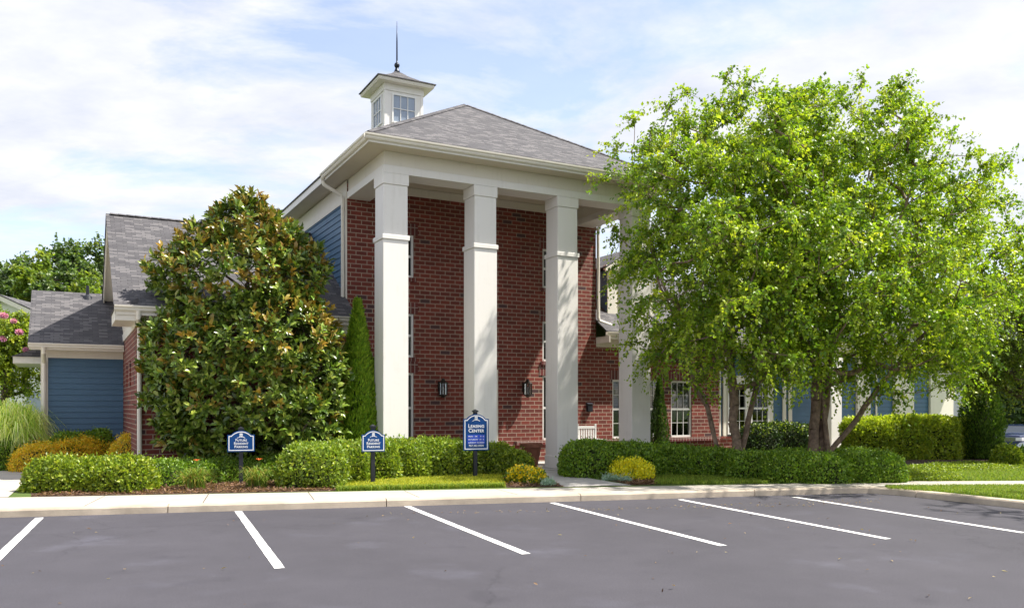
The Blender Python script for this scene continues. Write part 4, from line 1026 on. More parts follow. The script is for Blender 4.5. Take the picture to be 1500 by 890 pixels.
# --- trees ------------------------------------------------------------
CAPS = {}
def skeleton(stems, attractors, r, step=0.32, lift=0.35):
    """stems: polylines [(p,..)] ; every attractor is joined to the nearest limb. -> nodes, parents, ids of the ends"""
    nodes, par = [], []; CAPS.clear()
    for st in stems:
        prev = -1 if not isinstance(st, tuple) else st[1]
        for q in (st if not isinstance(st, tuple) else st[0]):
            if isinstance(st, tuple) and len(st) > 2: CAPS[len(nodes)] = st[2]
            nodes.append(np.array(q, float)); par.append(prev); prev = len(nodes) - 1
    arr = np.array(nodes); base = arr[0]
    order = np.argsort(np.linalg.norm((attractors - base) * np.array([1, 1, 0.7]), axis=1)); ends = np.zeros(len(attractors), int)
    for ai in order:
        a = attractors[ai]; d = np.linalg.norm(arr - a, axis=1) + 0.9 * np.maximum(0, arr[:, 2] - a[2] + 0.15) + 0.06 * np.linalg.norm(arr - base, axis=1) * 0
        j = int(np.argmin(d)); p0 = arr[j]; ln = np.linalg.norm(a - p0); k = max(1, int(ln / step)); prev = j; new = []
        mid = (p0 + a) / 2 + np.array([0, 0, -0.12 * ln + lift * 0.1 * ln]) + r.normal(size=3) * 0.06 * ln
        for i in range(1, k + 1):
            t = i / k; q = (1 - t) ** 2 * p0 + 2 * t * (1 - t) * mid + t * t * a
            nodes.append(q); par.append(prev); prev = len(nodes) - 1; new.append(q)
        ends[ai] = prev; arr = np.concatenate([arr, np.array(new)])
    return arr, np.array(par), ends

def limbs_mesh(arr, par, ends, tip=0.008, power=0.5, flare=1.0, sides=6, rmax=None):
    n = len(arr); wgt = np.zeros(n); wgt[ends] += 1
    for i in range(n - 1, -1, -1):
        if par[i] >= 0: wgt[par[i]] += wgt[i]
    rad = tip * np.maximum(wgt, 1) ** power
    if rmax is not None: rad = np.minimum(rad, rmax)
    for i_, c_ in CAPS.items(): rad[i_] = min(rad[i_], c_)
    ch = np.where(par >= 0)[0]; a, b_ = arr[par[ch]], arr[ch]; ra, rb = np.minimum(rad[par[ch]], rad[ch] * 1.5), rad[ch]
    t = unit(b_ - a + 1e-9); up = np.tile([[0.31, 0.17, 0.93]], (len(t), 1)); s = unit(np.cross(t, up)); q = np.cross(t, s)
    an = np.arange(sides) * 2 * np.pi / sides; ca, sa = np.cos(an)[None, :, None], np.sin(an)[None, :, None]
    ring = s[:, None] * ca + q[:, None] * sa
    V = np.concatenate([a[:, None] + ring * ra[:, None, None], b_[:, None] + ring * rb[:, None, None]], 1).reshape(-1, 3)
    i = np.arange(len(ch))[:, None, None] * 2 * sides; k = np.arange(sides); k2 = (k + 1) % sides
    Fq = (i + np.stack([k, k2, k2 + sides, k + sides], 1)[None]).reshape(-1, 4)
    return V, Fq

def env_points(ells, n, r, inner=0.35):
    """points spread through a union of ellipsoids, more of them towards the outside"""
    vol = np.array([e[3] * e[4] * e[5] for e in ells]) ** 0.8; cnt = np.maximum(1, (n * vol / vol.sum())).astype(int); out_ = []
    for e, c in zip(ells, cnt):
        d = unit(r.normal(size=(c, 3))); rad = (inner + (1 - inner) * r.random((c, 1)) ** 0.6)
        out_.append(np.array(e[:3]) + d * rad * np.array(e[3:6]))
    return np.concatenate(out_)

def tree(name, label, base, stems, ells, n_att, twigs, per_twig, tw_len, lsize, pal, wts, leafm, barkm, seed, droop=0.5, tip=0.008, power=0.5, aspect=0.72, group=None, rmax=None, att_extra=None, cat='tree', hang=0.6, inner=0.35, twigmesh=True):
    r = np.random.default_rng(seed)
    A = env_points(ells, n_att, r, inner)
    if att_extra is not None: A = np.concatenate([A, att_extra])
    root = empty(name, base, 0, label, cat, group)
    Bv = np.array(base)
    arr, par, ends = skeleton(stems, A, r)
    V, Fq = limbs_mesh(arr, par, ends, tip, power, rmax=rmax)
    # twigs
    nA = len(A); cen = np.array([np.mean(A[:, 0]), np.mean(A[:, 1]), np.percentile(A[:, 2], 30)])
    P0 = np.repeat(A, twigs, 0); outd = unit(P0 - cen)
    D = unit(outd * 0.65 + r.normal(size=P0.shape) * 0.75 + np.array([0, 0, 0.1]))
    Lt = tw_len * r.uniform(0.6, 1.3, len(P0))
    s = (np.arange(per_twig) + 0.5) / per_twig
    pos = P0[:, None] + D[:, None] * (Lt[:, None] * s[None])[..., None] + np.array([0, 0, -1.0]) * (droop * Lt[:, None] * s[None] ** 2)[..., None]
    pos = pos.reshape(-1, 3) + r.normal(size=(len(P0) * per_twig, 3)) * 0.025
    Dl = np.repeat(D, per_twig, 0)
    T = Dl * 0.4 + r.normal(size=pos.shape) * 0.7 + np.array([0, 0, -hang])
    nn = r.normal(size=pos.shape) * 0.75 + np.array([0.15, -0.1, 0.9]) + Dl * 0.3
    L_ = lsize * r.uniform(0.65, 1.25, len(pos))
    Vl, Fl, kk = leaf_geo(pos, T, nn, L_, L_ * aspect, 0.15)
    # every twig has its own tone, each leaf a little of its own
    tc_ = tints(len(P0), pal, wts, 0.15, r); c = np.repeat(tc_, per_twig, 0) * r.uniform(0.82, 1.18, (len(pos), 1))
    if twigmesh:
        e0 = P0; e1 = P0 + D * Lt[:, None] * 0.55 + np.array([0, 0, -1]) * (droop * Lt * .3)[:, None]
        t = unit(e1 - e0); sx_ = unit(np.cross(t, np.array([[0.2, 0.1, 0.97]]))) * 0.005; sy_ = np.cross(t, sx_)
        tri = np.stack([e0 + sx_, e0 - sx_ * .5 + sy_, e0 - sx_ * .5 - sy_, e1 + sx_ * .4, e1 - sx_ * .2 + sy_ * .4, e1 - sx_ * .2 - sy_ * .4], 1)
        i = np.arange(len(e0))[:, None, None] * 6
        ft = (i + np.array([[0, 1, 4, 3], [1, 2, 5, 4], [2, 0, 3, 5]])[None]).reshape(-1, 4) + len(V)
        V = np.concatenate([V, tri.reshape(-1, 3)]); Fq = np.concatenate([Fq, ft])
    np_mesh('trunk', V - Bv, [Fq], M[barkm], parent=root, smooth=True)
    np_mesh('crown', Vl - Bv, [Fl], M[leafm], np.repeat(c, kk, 0), parent=root)
    return root

def wob(p0, p1, n, amp, r, bow=(0, 0, 0)):
    p0, p1 = np.array(p0, float), np.array(p1, float); out_ = []
    for i in range(n + 1):
        t = i / n; out_.append(p0 + (p1 - p0) * t + r.normal(size=3) * amp * math.sin(math.pi * t) + np.array(bow) * 4 * t * (1 - t))
    return out_

# two river birches; crown outlines as real ellipsoids round each trunk
def E(px, py, rx, ry, d, rd=None):
    z = CAMZ + (HOR - py) * d / F; return ((px - CXP) / F * d, d, z, rx / F * d, (rd if rd else rx / F * d), ry / F * d)
BIRCH = [(0.07, 0.125, 0.012), (0.12, 0.185, 0.013), (0.175, 0.235, 0.016), (0.225, 0.28, 0.03)]
r = np.random.default_rng(11)
d1 = 19.6; bx1 = (1082 - 750) / F * d1
st = [wob((bx1, d1, 0.1), ((1068 - 750) / F * d1, d1, 3.4), 8, 0.03, r) + wob((bx1 - .22, d1, 3.7), (bx1 - 0.5, d1 + .2, 7.2), 8, 0.06, r)]
st.append((wob((bx1 + 0.1, d1 + .06, 0.7), (bx1 + 0.75, d1 + 0.4, 3.2), 7, 0.03, r) + wob((bx1 + .85, d1 + .5, 3.5), (bx1 + 1.2, d1 + .8, 7.0), 7, 0.06, r), 1, 0.065))
st.append((wob((bx1 - 0.3, d1 + .3, 0.1), (bx1 - 0.62, d1 + 0.5, 1.7), 5, 0.02, r) + wob((bx1 - .8, d1 + .5, 2.0), (bx1 - 2.0, d1 + .6, 5.4), 9, 0.05, r), -1, 0.06))
tree('river_birch', 'left of the two multi stemmed birches, with foliage reaching over the fourth tall column', (bx1, d1, 0.1), st,
     [E(1055, 258, 128, 128, d1 - .1, 2.9), E(1150, 200, 90, 80, d1 + .2, 1.8), E(990, 290, 95, 105, d1 - .3, 2.3), E(985, 420, 85, 90, d1 - .4, 2.2), E(1090, 440, 100, 100, d1 - .1, 3.2), E(1130, 330, 90, 140, d1, 3.1), E(1010, 500, 60, 50, d1 - .7, 1.6), E(1110, 510, 75, 48, d1 - 1.2, 1.7), E(1090, 390, 115, 110, 17.1, 1.6)],
     540, 9, 18, 0.62, 0.086, BIRCH, (0.25, 0.4, 0.25, 0.1), 'birch_leaf', 'birch_bark', 12, droop=0.45, tip=0.0078, power=0.47, rmax=0.135, group='birches in front of the wing',
     att_extra=np.array([[(px - 750) / F * d1, d1 + q, CAMZ + (HOR - py) * d1 / F] for px, py, q in ((905, 215, .3), (930, 180, 0), (890, 265, -.2), (900, 330, .1), (915, 400, 0), (940, 455, -.2), (935, 500, .1), (955, 520, 0), (1010, 130, .2), (1062, 118, 0), (985, 150, .3), (1100, 118, .2), (1030, 500, -.3), (1080, 530, -.6), (1020, 545, -.4))]))
d2 = 20.3; bx2 = (1190 - 750) / F * d2
st = [wob((bx2, d2, 0.1), (bx2 + 0.1, d2, 2.2), 6, 0.02, r) + wob((bx2 + .12, d2, 2.5), (bx2 - 0.3, d2 + .2, 7.6), 10, 0.06, r)]
st.append((wob((bx2 + .16, d2 + .1, 0.1), (bx2 + 0.45, d2 + .2, 2.6), 6, 0.02, r) + wob((bx2 + .5, d2 + .2, 2.9), (bx2 + 1.3, d2 + .3, 7.4), 10, 0.06, r), -1, 0.125))
st.append((wob((bx2 + .35, d2 - .1, 0.55), (bx2 + 1.35, d2 - .3, 1.95), 6, 0.02, r) + wob((bx2 + 1.5, d2 - .3, 2.2), (bx2 + 3.4, d2 - .2, 4.2), 9, 0.05, r), 17, 0.075))
tree('river_birch', 'right of the two birches, the wider crown, with a low limb leaning right', (bx2, d2, 0.1), st,
     [E(1240, 245, 128, 115, d2 - .1, 3.0), E(1320, 315, 118, 115, d2 - .1, 2.9), E(1220, 400, 120, 120, d2 - .1, 3.3), E(1380, 400, 105, 110, d2, 3.0), E(1330, 480, 100, 75, d2 - .8, 2.4), E(1170, 330, 90, 140, d2, 3.0), E(1225, 500, 80, 50, d2 - 1.2, 1.8), E(1350, 515, 75, 38, d2 - 1.0, 1.6), E(1230, 385, 112, 100, 17.2, 1.7), E(1355, 410, 95, 85, 17.4, 1.7)],
     700, 9, 18, 0.64, 0.086, BIRCH, (0.25, 0.4, 0.25, 0.1), 'birch_leaf', 'birch_bark', 13, droop=0.45, tip=0.0078, power=0.47, rmax=0.14, group='birches in front of the wing',
     att_extra=np.array([[(px - 750) / F * d2, d2 + q, CAMZ + (HOR - py) * d2 / F] for px, py, q in ((1265, 125, 0), (1240, 130, .4), (1320, 150, 0), (1360, 180, .2), (1395, 205, 0), (1425, 225, .2), (1455, 245, 0), (1475, 240, 0), (1440, 290, .3), (1470, 300, 0), (1480, 330, .1), (1460, 370, -.2), (1490, 345, 0), (1400, 540, -.3), (1370, 560, -.5), (1280, 560, -.4), (1300, 575, -.6), (1240, 540, .2), (1150, 520, -.3), (1130, 545, -.4))]))
# small-leaved tree at the right edge
d3 = 23.5; bx3 = (1545 - 750) / F * d3
r = np.random.default_rng(21)
OLIVE = [(0.07, 0.105, 0.018), (0.105, 0.14, 0.022), (0.15, 0.175, 0.03)]
tree('shade_tree', 'olive green fine leaved tree at the right edge behind the birches', (bx3, d3, 0.0), [wob((bx3, d3, 0.0), (bx3 - .1, d3, 2.2), 6, 0.03, r) + wob((bx3 - .15, d3, 2.5), (bx3 - .5, d3, 4.8), 6, 0.06, r)],
     [E(1465, 480, 75, 75, d3, 1.7), E(1540, 460, 90, 90, d3, 1.8), E(1415, 520, 55, 50, d3, 1.2), E(1480, 550, 45, 30, d3, 0.8)], 420, 8, 14, 0.5, 0.075, OLIVE, (0.4, 0.4, 0.2), 'birch_leaf', 'bark', 22, tip=0.008, rmax=0.14)
# tree beside the lot, right of the frame, whose shade falls on the asphalt
r = np.random.default_rng(31)
tree('lot_tree', 'young tree on the grass at the right end of the parking stalls', (13.0, 12.6, 0.1), [wob((13.0, 12.6, 0.1), (12.9, 12.7, 2.6), 6, 0.03, r) + wob((12.9, 12.7, 2.9), (12.7, 12.8, 6.6), 8, 0.08, r)],
     [(12.7, 12.9, 4.6, 1.9, 2.2, 1.6), (12.4, 13.5, 5.8, 1.6, 1.9, 1.2), (12.9, 11.4, 5.2, 1.5, 1.5, 1.3)], 120, 5, 8, 0.55, 0.11, BIRCH, (0.3, 0.4, 0.2, 0.1), 'birch_leaf', 'bark', 32, tip=0.01, rmax=0.13)

# southern magnolia: rosettes of long glossy leaves, rusty undersides and new growth
def magnolia():
    r = np.random.default_rng(41); d = 18.7; bx = (366 - 750) / F * d
    ells = [E(362, 585, 134, 92, d, 1.4), E(306, 640, 58, 36, d, .8), E(292, 605, 56, 62, d, .9), E(390, 440, 70, 55, d, .9), E(455, 615, 44, 58, d, .9), E(330, 520, 118, 85, d, 1.45), E(405, 500, 88, 80, d, 1.4), E(352, 415, 98, 72, d, 1.25), E(362, 345, 52, 50, d, .8), E(362, 314, 26, 28, d, .45), E(335, 330, 24, 24, d, .4), E(396, 335, 22, 22, d, .4), E(258, 402, 38, 38, d, .6), E(430, 400, 46, 48, d, .7), E(254, 520, 40, 58, d, .7), E(468, 560, 38, 55, d, .7), E(303, 362, 36, 36, d, .6), E(408, 358, 34, 34, d, .6)]
    root = empty('magnolia_tree', (bx, d, 0.1), 0, 'broad magnolia with dark glossy leaves and rusty brown shoots', 'tree')
    A = env_points(ells, 420, r, 0.3); A = A[A[:, 2] > 0.35]
    arr, par, ends = skeleton([wob((bx, d, 0.1), (bx - .05, d, 5.4), 16, 0.03, r)], A, r)
    V, Fq = limbs_mesh(arr, par, ends, 0.008, 0.45, rmax=0.14); Bv = np.array([bx, d, 0.1])
    np_mesh('trunk', V - Bv, [Fq], M['bark'], parent=root, smooth=True)
    n = 7200; vol = np.array([e[3] * e[4] for e in ells]); cnt = (n * vol / vol.sum()).astype(int); C, Dn = [], []
    for e, c in zip(ells, cnt):
        q = unit(r.normal(size=(c, 3))); lim = 1 + 0.13 * lump(np.array(e[:3]) + q * np.array(e[3:6]), 2.8, 3) + 0.10 * (r.random(c) < 0.12)
        rad = lim * (1 - 0.32 * r.random(c) ** 1.8); p = np.array(e[:3]) + q * rad[:, None] * np.array(e[3:6]); nd = unit(q / np.array(e[3:6]))
        k = (p[:, 2] > 0.3) & ~(((p[:, 0] - BO.x) * W.x + (p[:, 1] - BO.y) * W.y) > 2.3)
        for e2 in ells:
            if e2 is not e: k &= ((((p - np.array(e2[:3])) / np.array(e2[3:6])) ** 2).sum(1) > 0.62)
        C.append(p[k]); Dn.append(nd[k])
    C = np.concatenate(C); Dn = np.concatenate(Dn); ax = unit(Dn * 0.9 + np.array([0, 0, 0.55]) + r.normal(size=C.shape) * 0.35); m = 9
    rn = unit(np.cross(ax, r.normal(size=ax.shape))); bn = np.cross(ax, rn)
    an = (np.arange(m) * 2.4)[None] + r.uniform(0, 6.28, (len(C), 1)); spread = np.linspace(0.35, 1.25, m)[None] + r.normal(size=(len(C), m)) * 0.15
    T = ax[:, None] * np.cos(spread)[..., None] + (rn[:, None] * np.cos(an)[..., None] + bn[:, None] * np.sin(an)[..., None]) * np.sin(spread)[..., None]
    P = np.repeat(C, m, 0) + (ax[:, None] * np.linspace(0.08, -0.10, m)[None, :, None]).reshape(-1, 3); T = T.reshape(-1, 3); nn = np.repeat(ax, m, 0) + r.normal(size=P.shape) * 0.25
    L_ = 0.17 * r.uniform(0.65, 1.3, len(P))
    V, Fc, kk = leaf_geo(P, T, nn, L_, L_ * 0.42, 0.12, rich=True)
    c = tints(len(P), [(0.04, 0.07, 0.010), (0.085, 0.13, 0.016), (0.16, 0.20, 0.03)], (0.3, 0.42, 0.28), r=r)
    rust = (np.clip(0.04 + 0.095 * (C[:, 2] - 0.8) + 0.16 * lump(C, 1.6, 9), 0.03, 0.7))
    q = np.repeat(r.random(len(C)) < rust * 1.05, m) & (r.random(len(P)) < np.tile(np.linspace(1.0, 0.55, m), len(C)))
    c *= np.repeat(r.uniform(0.7, 1.3, len(C)), m)[:, None]
    c[q] = tints(q.sum(), [(0.19, 0.12, 0.018), (0.18, 0.13, 0.02), (0.15, 0.15, 0.025)], (0.35, 0.4, 0.25), r=r)
    np_mesh('crown', V - Bv, [Fc], M['mag_leaf'], np.repeat(c, kk, 0), parent=root)
magnolia()

# clipped hedges and shrubs -------------------------------------------------
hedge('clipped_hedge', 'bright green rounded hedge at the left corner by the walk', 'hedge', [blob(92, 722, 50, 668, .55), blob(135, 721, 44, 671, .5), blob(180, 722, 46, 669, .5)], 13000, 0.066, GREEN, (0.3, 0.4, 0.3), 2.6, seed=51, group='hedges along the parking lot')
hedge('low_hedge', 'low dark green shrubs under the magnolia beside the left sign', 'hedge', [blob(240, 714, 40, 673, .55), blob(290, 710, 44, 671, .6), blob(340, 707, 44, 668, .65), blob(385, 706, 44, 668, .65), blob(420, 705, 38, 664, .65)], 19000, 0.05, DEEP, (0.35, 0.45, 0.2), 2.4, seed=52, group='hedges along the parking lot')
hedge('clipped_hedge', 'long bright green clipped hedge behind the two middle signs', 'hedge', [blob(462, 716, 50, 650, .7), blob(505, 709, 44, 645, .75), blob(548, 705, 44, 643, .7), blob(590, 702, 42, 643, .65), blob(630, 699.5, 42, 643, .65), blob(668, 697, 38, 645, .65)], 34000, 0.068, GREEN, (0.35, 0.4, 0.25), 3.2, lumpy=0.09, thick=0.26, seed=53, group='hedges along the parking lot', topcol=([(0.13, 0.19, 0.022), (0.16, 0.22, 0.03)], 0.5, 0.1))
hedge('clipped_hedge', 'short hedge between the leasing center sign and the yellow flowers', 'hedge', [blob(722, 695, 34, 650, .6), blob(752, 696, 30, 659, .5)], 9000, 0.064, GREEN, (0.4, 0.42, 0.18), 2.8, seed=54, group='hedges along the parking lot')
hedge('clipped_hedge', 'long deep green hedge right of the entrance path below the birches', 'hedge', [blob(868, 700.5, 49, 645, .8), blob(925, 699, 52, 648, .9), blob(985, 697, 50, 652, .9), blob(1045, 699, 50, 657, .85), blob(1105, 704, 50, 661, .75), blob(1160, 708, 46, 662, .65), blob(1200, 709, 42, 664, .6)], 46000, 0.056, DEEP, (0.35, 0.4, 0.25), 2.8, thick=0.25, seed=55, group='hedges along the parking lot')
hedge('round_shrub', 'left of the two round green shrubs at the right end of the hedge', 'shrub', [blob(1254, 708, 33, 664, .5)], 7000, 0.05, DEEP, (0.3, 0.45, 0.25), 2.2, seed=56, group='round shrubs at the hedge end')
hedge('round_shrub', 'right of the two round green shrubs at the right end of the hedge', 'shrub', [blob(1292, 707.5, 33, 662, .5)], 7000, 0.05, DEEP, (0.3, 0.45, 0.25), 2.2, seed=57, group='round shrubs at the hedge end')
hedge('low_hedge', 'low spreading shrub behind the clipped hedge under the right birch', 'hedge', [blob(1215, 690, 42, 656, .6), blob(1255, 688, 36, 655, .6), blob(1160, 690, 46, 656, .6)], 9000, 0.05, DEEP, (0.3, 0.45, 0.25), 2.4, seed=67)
hedge('tall_hedge', 'tall glossy leaved hedge standing in front of the blue wing panels', 'hedge', [blob(1272, 673, 34, 611, .7), blob(1315, 673, 36, 610, .7), blob(1360, 673, 36, 610, .7), blob(1402, 672, 35, 613, .7)], 30000, 0.085, [(0.13, 0.175, 0.016), (0.2, 0.25, 0.02), (0.28, 0.31, 0.03)], (0.35, 0.4, 0.25), 4.5, seed=58, thick=0.24, lumpy=0.09, topcol=([(0.3, 0.34, 0.03), (0.38, 0.42, 0.04)], 0.6, 0.08))  # lighter top leaves put sunlight into the colour
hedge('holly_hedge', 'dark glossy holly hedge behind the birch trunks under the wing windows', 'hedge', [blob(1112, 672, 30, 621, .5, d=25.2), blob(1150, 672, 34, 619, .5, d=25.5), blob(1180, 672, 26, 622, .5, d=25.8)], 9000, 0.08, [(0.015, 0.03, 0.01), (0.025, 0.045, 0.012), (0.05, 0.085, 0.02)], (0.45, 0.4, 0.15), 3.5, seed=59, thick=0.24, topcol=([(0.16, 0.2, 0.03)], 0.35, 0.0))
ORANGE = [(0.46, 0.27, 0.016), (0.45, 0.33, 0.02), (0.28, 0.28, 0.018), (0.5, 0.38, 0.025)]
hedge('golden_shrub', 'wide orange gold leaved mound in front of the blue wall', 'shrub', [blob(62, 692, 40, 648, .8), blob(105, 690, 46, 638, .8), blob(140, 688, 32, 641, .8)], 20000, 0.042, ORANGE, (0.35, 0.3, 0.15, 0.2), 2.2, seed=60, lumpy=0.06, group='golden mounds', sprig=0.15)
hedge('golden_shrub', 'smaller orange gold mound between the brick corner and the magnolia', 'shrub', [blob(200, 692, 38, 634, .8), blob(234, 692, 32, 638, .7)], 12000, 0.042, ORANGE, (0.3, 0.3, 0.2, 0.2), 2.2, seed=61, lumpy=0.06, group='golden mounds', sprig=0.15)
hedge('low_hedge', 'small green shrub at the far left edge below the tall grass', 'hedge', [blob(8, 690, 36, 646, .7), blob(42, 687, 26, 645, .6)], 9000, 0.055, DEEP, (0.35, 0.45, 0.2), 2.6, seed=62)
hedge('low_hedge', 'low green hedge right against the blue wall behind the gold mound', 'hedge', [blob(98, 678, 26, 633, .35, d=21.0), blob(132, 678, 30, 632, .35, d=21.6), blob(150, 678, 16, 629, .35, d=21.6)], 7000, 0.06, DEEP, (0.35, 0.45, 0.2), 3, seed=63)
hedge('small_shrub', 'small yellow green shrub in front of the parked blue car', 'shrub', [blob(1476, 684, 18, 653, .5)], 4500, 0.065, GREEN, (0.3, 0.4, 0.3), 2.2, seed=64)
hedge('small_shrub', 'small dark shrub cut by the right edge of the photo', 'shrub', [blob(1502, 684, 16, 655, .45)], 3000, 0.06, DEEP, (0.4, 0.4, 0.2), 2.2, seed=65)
# yellow flowering plants
YEL = [(0.52, 0.38, 0.01), (0.44, 0.36, 0.015)]
hedge('yellow_flowers', 'clump of yellow daisies beside the entrance path below the leasing sign', 'flowers', [blob(762, 708, 23, 685, .35), blob(783, 709, 16, 690, .3)], 5200, 0.052, [(0.06, 0.11, 0.015), (0.1, 0.16, 0.02)], None, 2.0, seed=66, thick=0.45, lumpy=0.16, topcol=(YEL, 0.55, 0.33), sprig=0.3, core=False, aspect=0.8)
hedge('yellow_shrub', 'bright yellow leaved shrub at the foot of the right hedge', 'shrub', [blob(908, 702, 18, 675, .35), blob(930, 703, 22, 674, .4), blob(945, 704, 12, 681, .3)], 6500, 0.045, [(0.52, 0.45, 0.012), (0.46, 0.42, 0.02), (0.28, 0.32, 0.02)], (0.45, 0.35, 0.2), 2.0, seed=68, thick=0.35, lumpy=0.16, sprig=0.25, core=False)
SIL = [(0.25, 0.32, 0.27), (0.18, 0.25, 0.2)]
for i, (px, py, hw_, pt_, lb) in enumerate([(803, 712, 10, 702, 'silvery low plant right of the yellow daisies by the path'), (890, 703.5, 7, 697.5, 'silvery low plant at the left foot of the yellow shrub'), (901, 703.8, 6, 698, 'silvery low plant close against the front of the yellow shrub'), (917, 706, 7, 699.5, 'silvery low plant below the middle of the yellow shrub')]):
    hedge('silver_plant', lb, 'plant', [blob(px, py, hw_, pt_, .14)], 420, 0.06, SIL, None, 2.0, seed=70 + i, thick=0.5, core=False, group='silver plants by the path', mat_='soft_leaf', aspect=0.35)

# conifers ------------------------------------------------------------------
def conifer(name, label, c, h, rad, n, pal, seed, zpeak=0.12, group=None, lsize=0.10):
    r = np.random.default_rng(seed)
    t = r.random(n) ** 1.35; th = r.uniform(0, 6.283, n)
    prof = np.where(t < zpeak, 0.8 + 0.2 * t / zpeak, (1 - ((t - zpeak) / (1 - zpeak)) ** 1.25)) * rad
    dirs = np.stack([np.cos(th), np.sin(th), np.zeros(n)], 1); base = dirs * prof[:, None]; base[:, 2] = t * h
    prof2 = prof * (1 + 0.12 * lump(base, 5.5, seed)) * (1 - 0.4 * r.random(n) ** 2.2) + 0.015
    P = dirs * prof2[:, None]; P[:, 2] = t * h + 0.04
    T = dirs * 0.55 + np.array([0, 0, 0.95]) + r.normal(size=P.shape) * 0.3
    B_ = np.cross(T, np.array([0, 0, 1.0])) + r.normal(size=P.shape) * 0.5
    L_ = lsize * r.uniform(0.7, 1.4, n)
    V, Fc, kk = leaf_geo(P, T, dirs + B_ * 0.6, L_, L_ * 0.34, 0.1)
    root = empty(name, (c[0], c[1], c[2]), 0, label, 'tree', group)
    tm = MB(); tm.tube([(0, 0, -0.05), (0.01, 0, h * 0.45), (0, 0.01, h * 0.93)], [rad * 0.16, rad * 0.1, 0.008], 8); tm.build('trunk', M['bark'], root)
    cv_ = tints(n, pal, r=r)
    np_mesh('crown', V, [Fc], M['soft_leaf'], np.repeat(cv_, kk, 0), parent=root)
    # solid dark hull painted as the shaded inside
    k = MB(); k.lathe([(rad * .6, 0.02), (rad * .66, h * zpeak), (rad * .36, h * .5), (0.02, h * .93)], sides=14); k.build('dark_hull', M['core'], root)
    return root
ARB = [(0.085, 0.15, 0.012), (0.13, 0.21, 0.014), (0.18, 0.26, 0.02)]
x, y = at(524, 19.3); conifer('arborvitae', 'slender bright green arborvitae at the left corner of the tall porch', (x, y, 0.1), 4.0, 0.62, 22000, ARB, 81)
x, y = at(1437, 25.2); conifer('arborvitae', 'dark dense conifer at the right end of the tall hedge', (x, y, 0.1), 2.9, 0.62, 11000, [(0.03, 0.06, 0.01), (0.05, 0.09, 0.012), (0.08, 0.13, 0.018)], 82, 0.35)
x, y = bw(4.86, 2.15); conifer('cypress', 'thin dark cypress standing against the wing window right of the fourth column', (x, y, 0.1), 2.42, 0.27, 4500, [(0.025, 0.05, 0.01), (0.04, 0.075, 0.012)], 83, 0.2, lsize=0.08)

# ornamental grass, far left
def blades(name, label, cat, C, n, hgt, spread, wid, pal, seed, matn='grass', group=None, kind=None, arch=0.8, parent=None, area=None, seg=5):
    r = np.random.default_rng(seed)
    P0 = np.stack([r.normal(size=n) * 0.16 * spread, r.normal(size=n) * 0.16 * spread, np.zeros(n)], 1) if area is None else area
    th = r.uniform(0, 6.283, n); d = np.stack([np.cos(th), np.sin(th), np.zeros(n)], 1)
    H = hgt * r.uniform(0.55, 1.1, n); S = spread * r.uniform(0.25, 1.0, n) ** 0.9
    s = np.linspace(0, 1, seg + 1)
    out_ = (s ** 1.7)[None, :, None] * S[:, None, None] * d[:, None]
    zz = H[:, None] * (np.sin(s * np.pi * 0.5)[None] * (1 + 0 * s) - arch * 0.55 * (s ** 3)[None] * (S / max(spread, 1e-6))[:, None])
    mid = P0[:, None] + out_; mid[:, :, 2] += zz
    side = np.cross(d, np.array([0, 0, 1.0])); wv = wid * (1 - s ** 2 * 0.92)
    a = mid + side[:, None] * wv[None, :, None] * .5; b_ = mid - side[:, None] * wv[None, :, None] * .5
    V = np.stack([a, b_], 2).reshape(-1, 3); i = np.arange(n)[:, None, None] * 2 * (seg + 1); k = np.arange(seg) * 2
    Fq = (i + np.stack([k, k + 1, k + 3, k + 2], 1)[None]).reshape(-1, 4)
    c = tints(n, pal, r=r)
    o = np_mesh(name, V, [Fq], M[matn], np.repeat(c, 2 * (seg + 1), 0), loc=C)
    return tag(o, label, cat, group, kind)
x, y = at(22, 21.6)
blades('ornamental_grass', 'tall arching pale striped ornamental grass in front of the crape myrtle', 'grass clump', (x, y, 0.12), 2300, 2.0, 1.15, 0.03, [(0.52, 0.53, 0.2), (0.38, 0.45, 0.1), (0.22, 0.32, 0.05), (0.58, 0.56, 0.28)], 91, arch=1.35, seg=7)
for px, py, k, lb in ((287, 716, 1, 'day lily clump with an orange bloom left of the left parking sign'), (378, 714, 2, 'day lily clump with an orange bloom right of the left parking sign')):
    x, y = G(px, py); rt = empty('day_lily', (x, y, 0.12), 0, lb, 'flowers', 'day lilies by the left sign')
    o = blades('lily_leaves', None, None, (0, 0, 0), 260, 0.48, 0.5, 0.018, [(0.08, 0.13, 0.02), (0.12, 0.17, 0.025), (0.2, 0.17, 0.04)], 100 + k, arch=1.0); o.parent = rt
    s = MB(); s.tube([(0.02, 0, 0), (0.04, -0.05, 0.4), (0.05, -0.1, 0.55)], 0.006, 6); st_ = s.build('stem', M['lawn'], rt)
    s = MB()
    for q in range(6):
        a = q * math.pi / 3; cx_, cy_ = 0.05, -0.1
        s.poly([(cx_, cy_, 0.54), (cx_ + 0.05 * math.cos(a - .3), cy_ + .05 * math.sin(a - .3), 0.575), (cx_ + .085 * math.cos(a), cy_ + .085 * math.sin(a), 0.57), (cx_ + 0.05 * math.cos(a + .3), cy_ + .05 * math.sin(a + .3), 0.575)])
    M.setdefault('lily', mat('orange_petal', (0.75, 0.13, 0.02), 0.5, 0.1, 20)); s.build('bloom', M['lily'], rt)

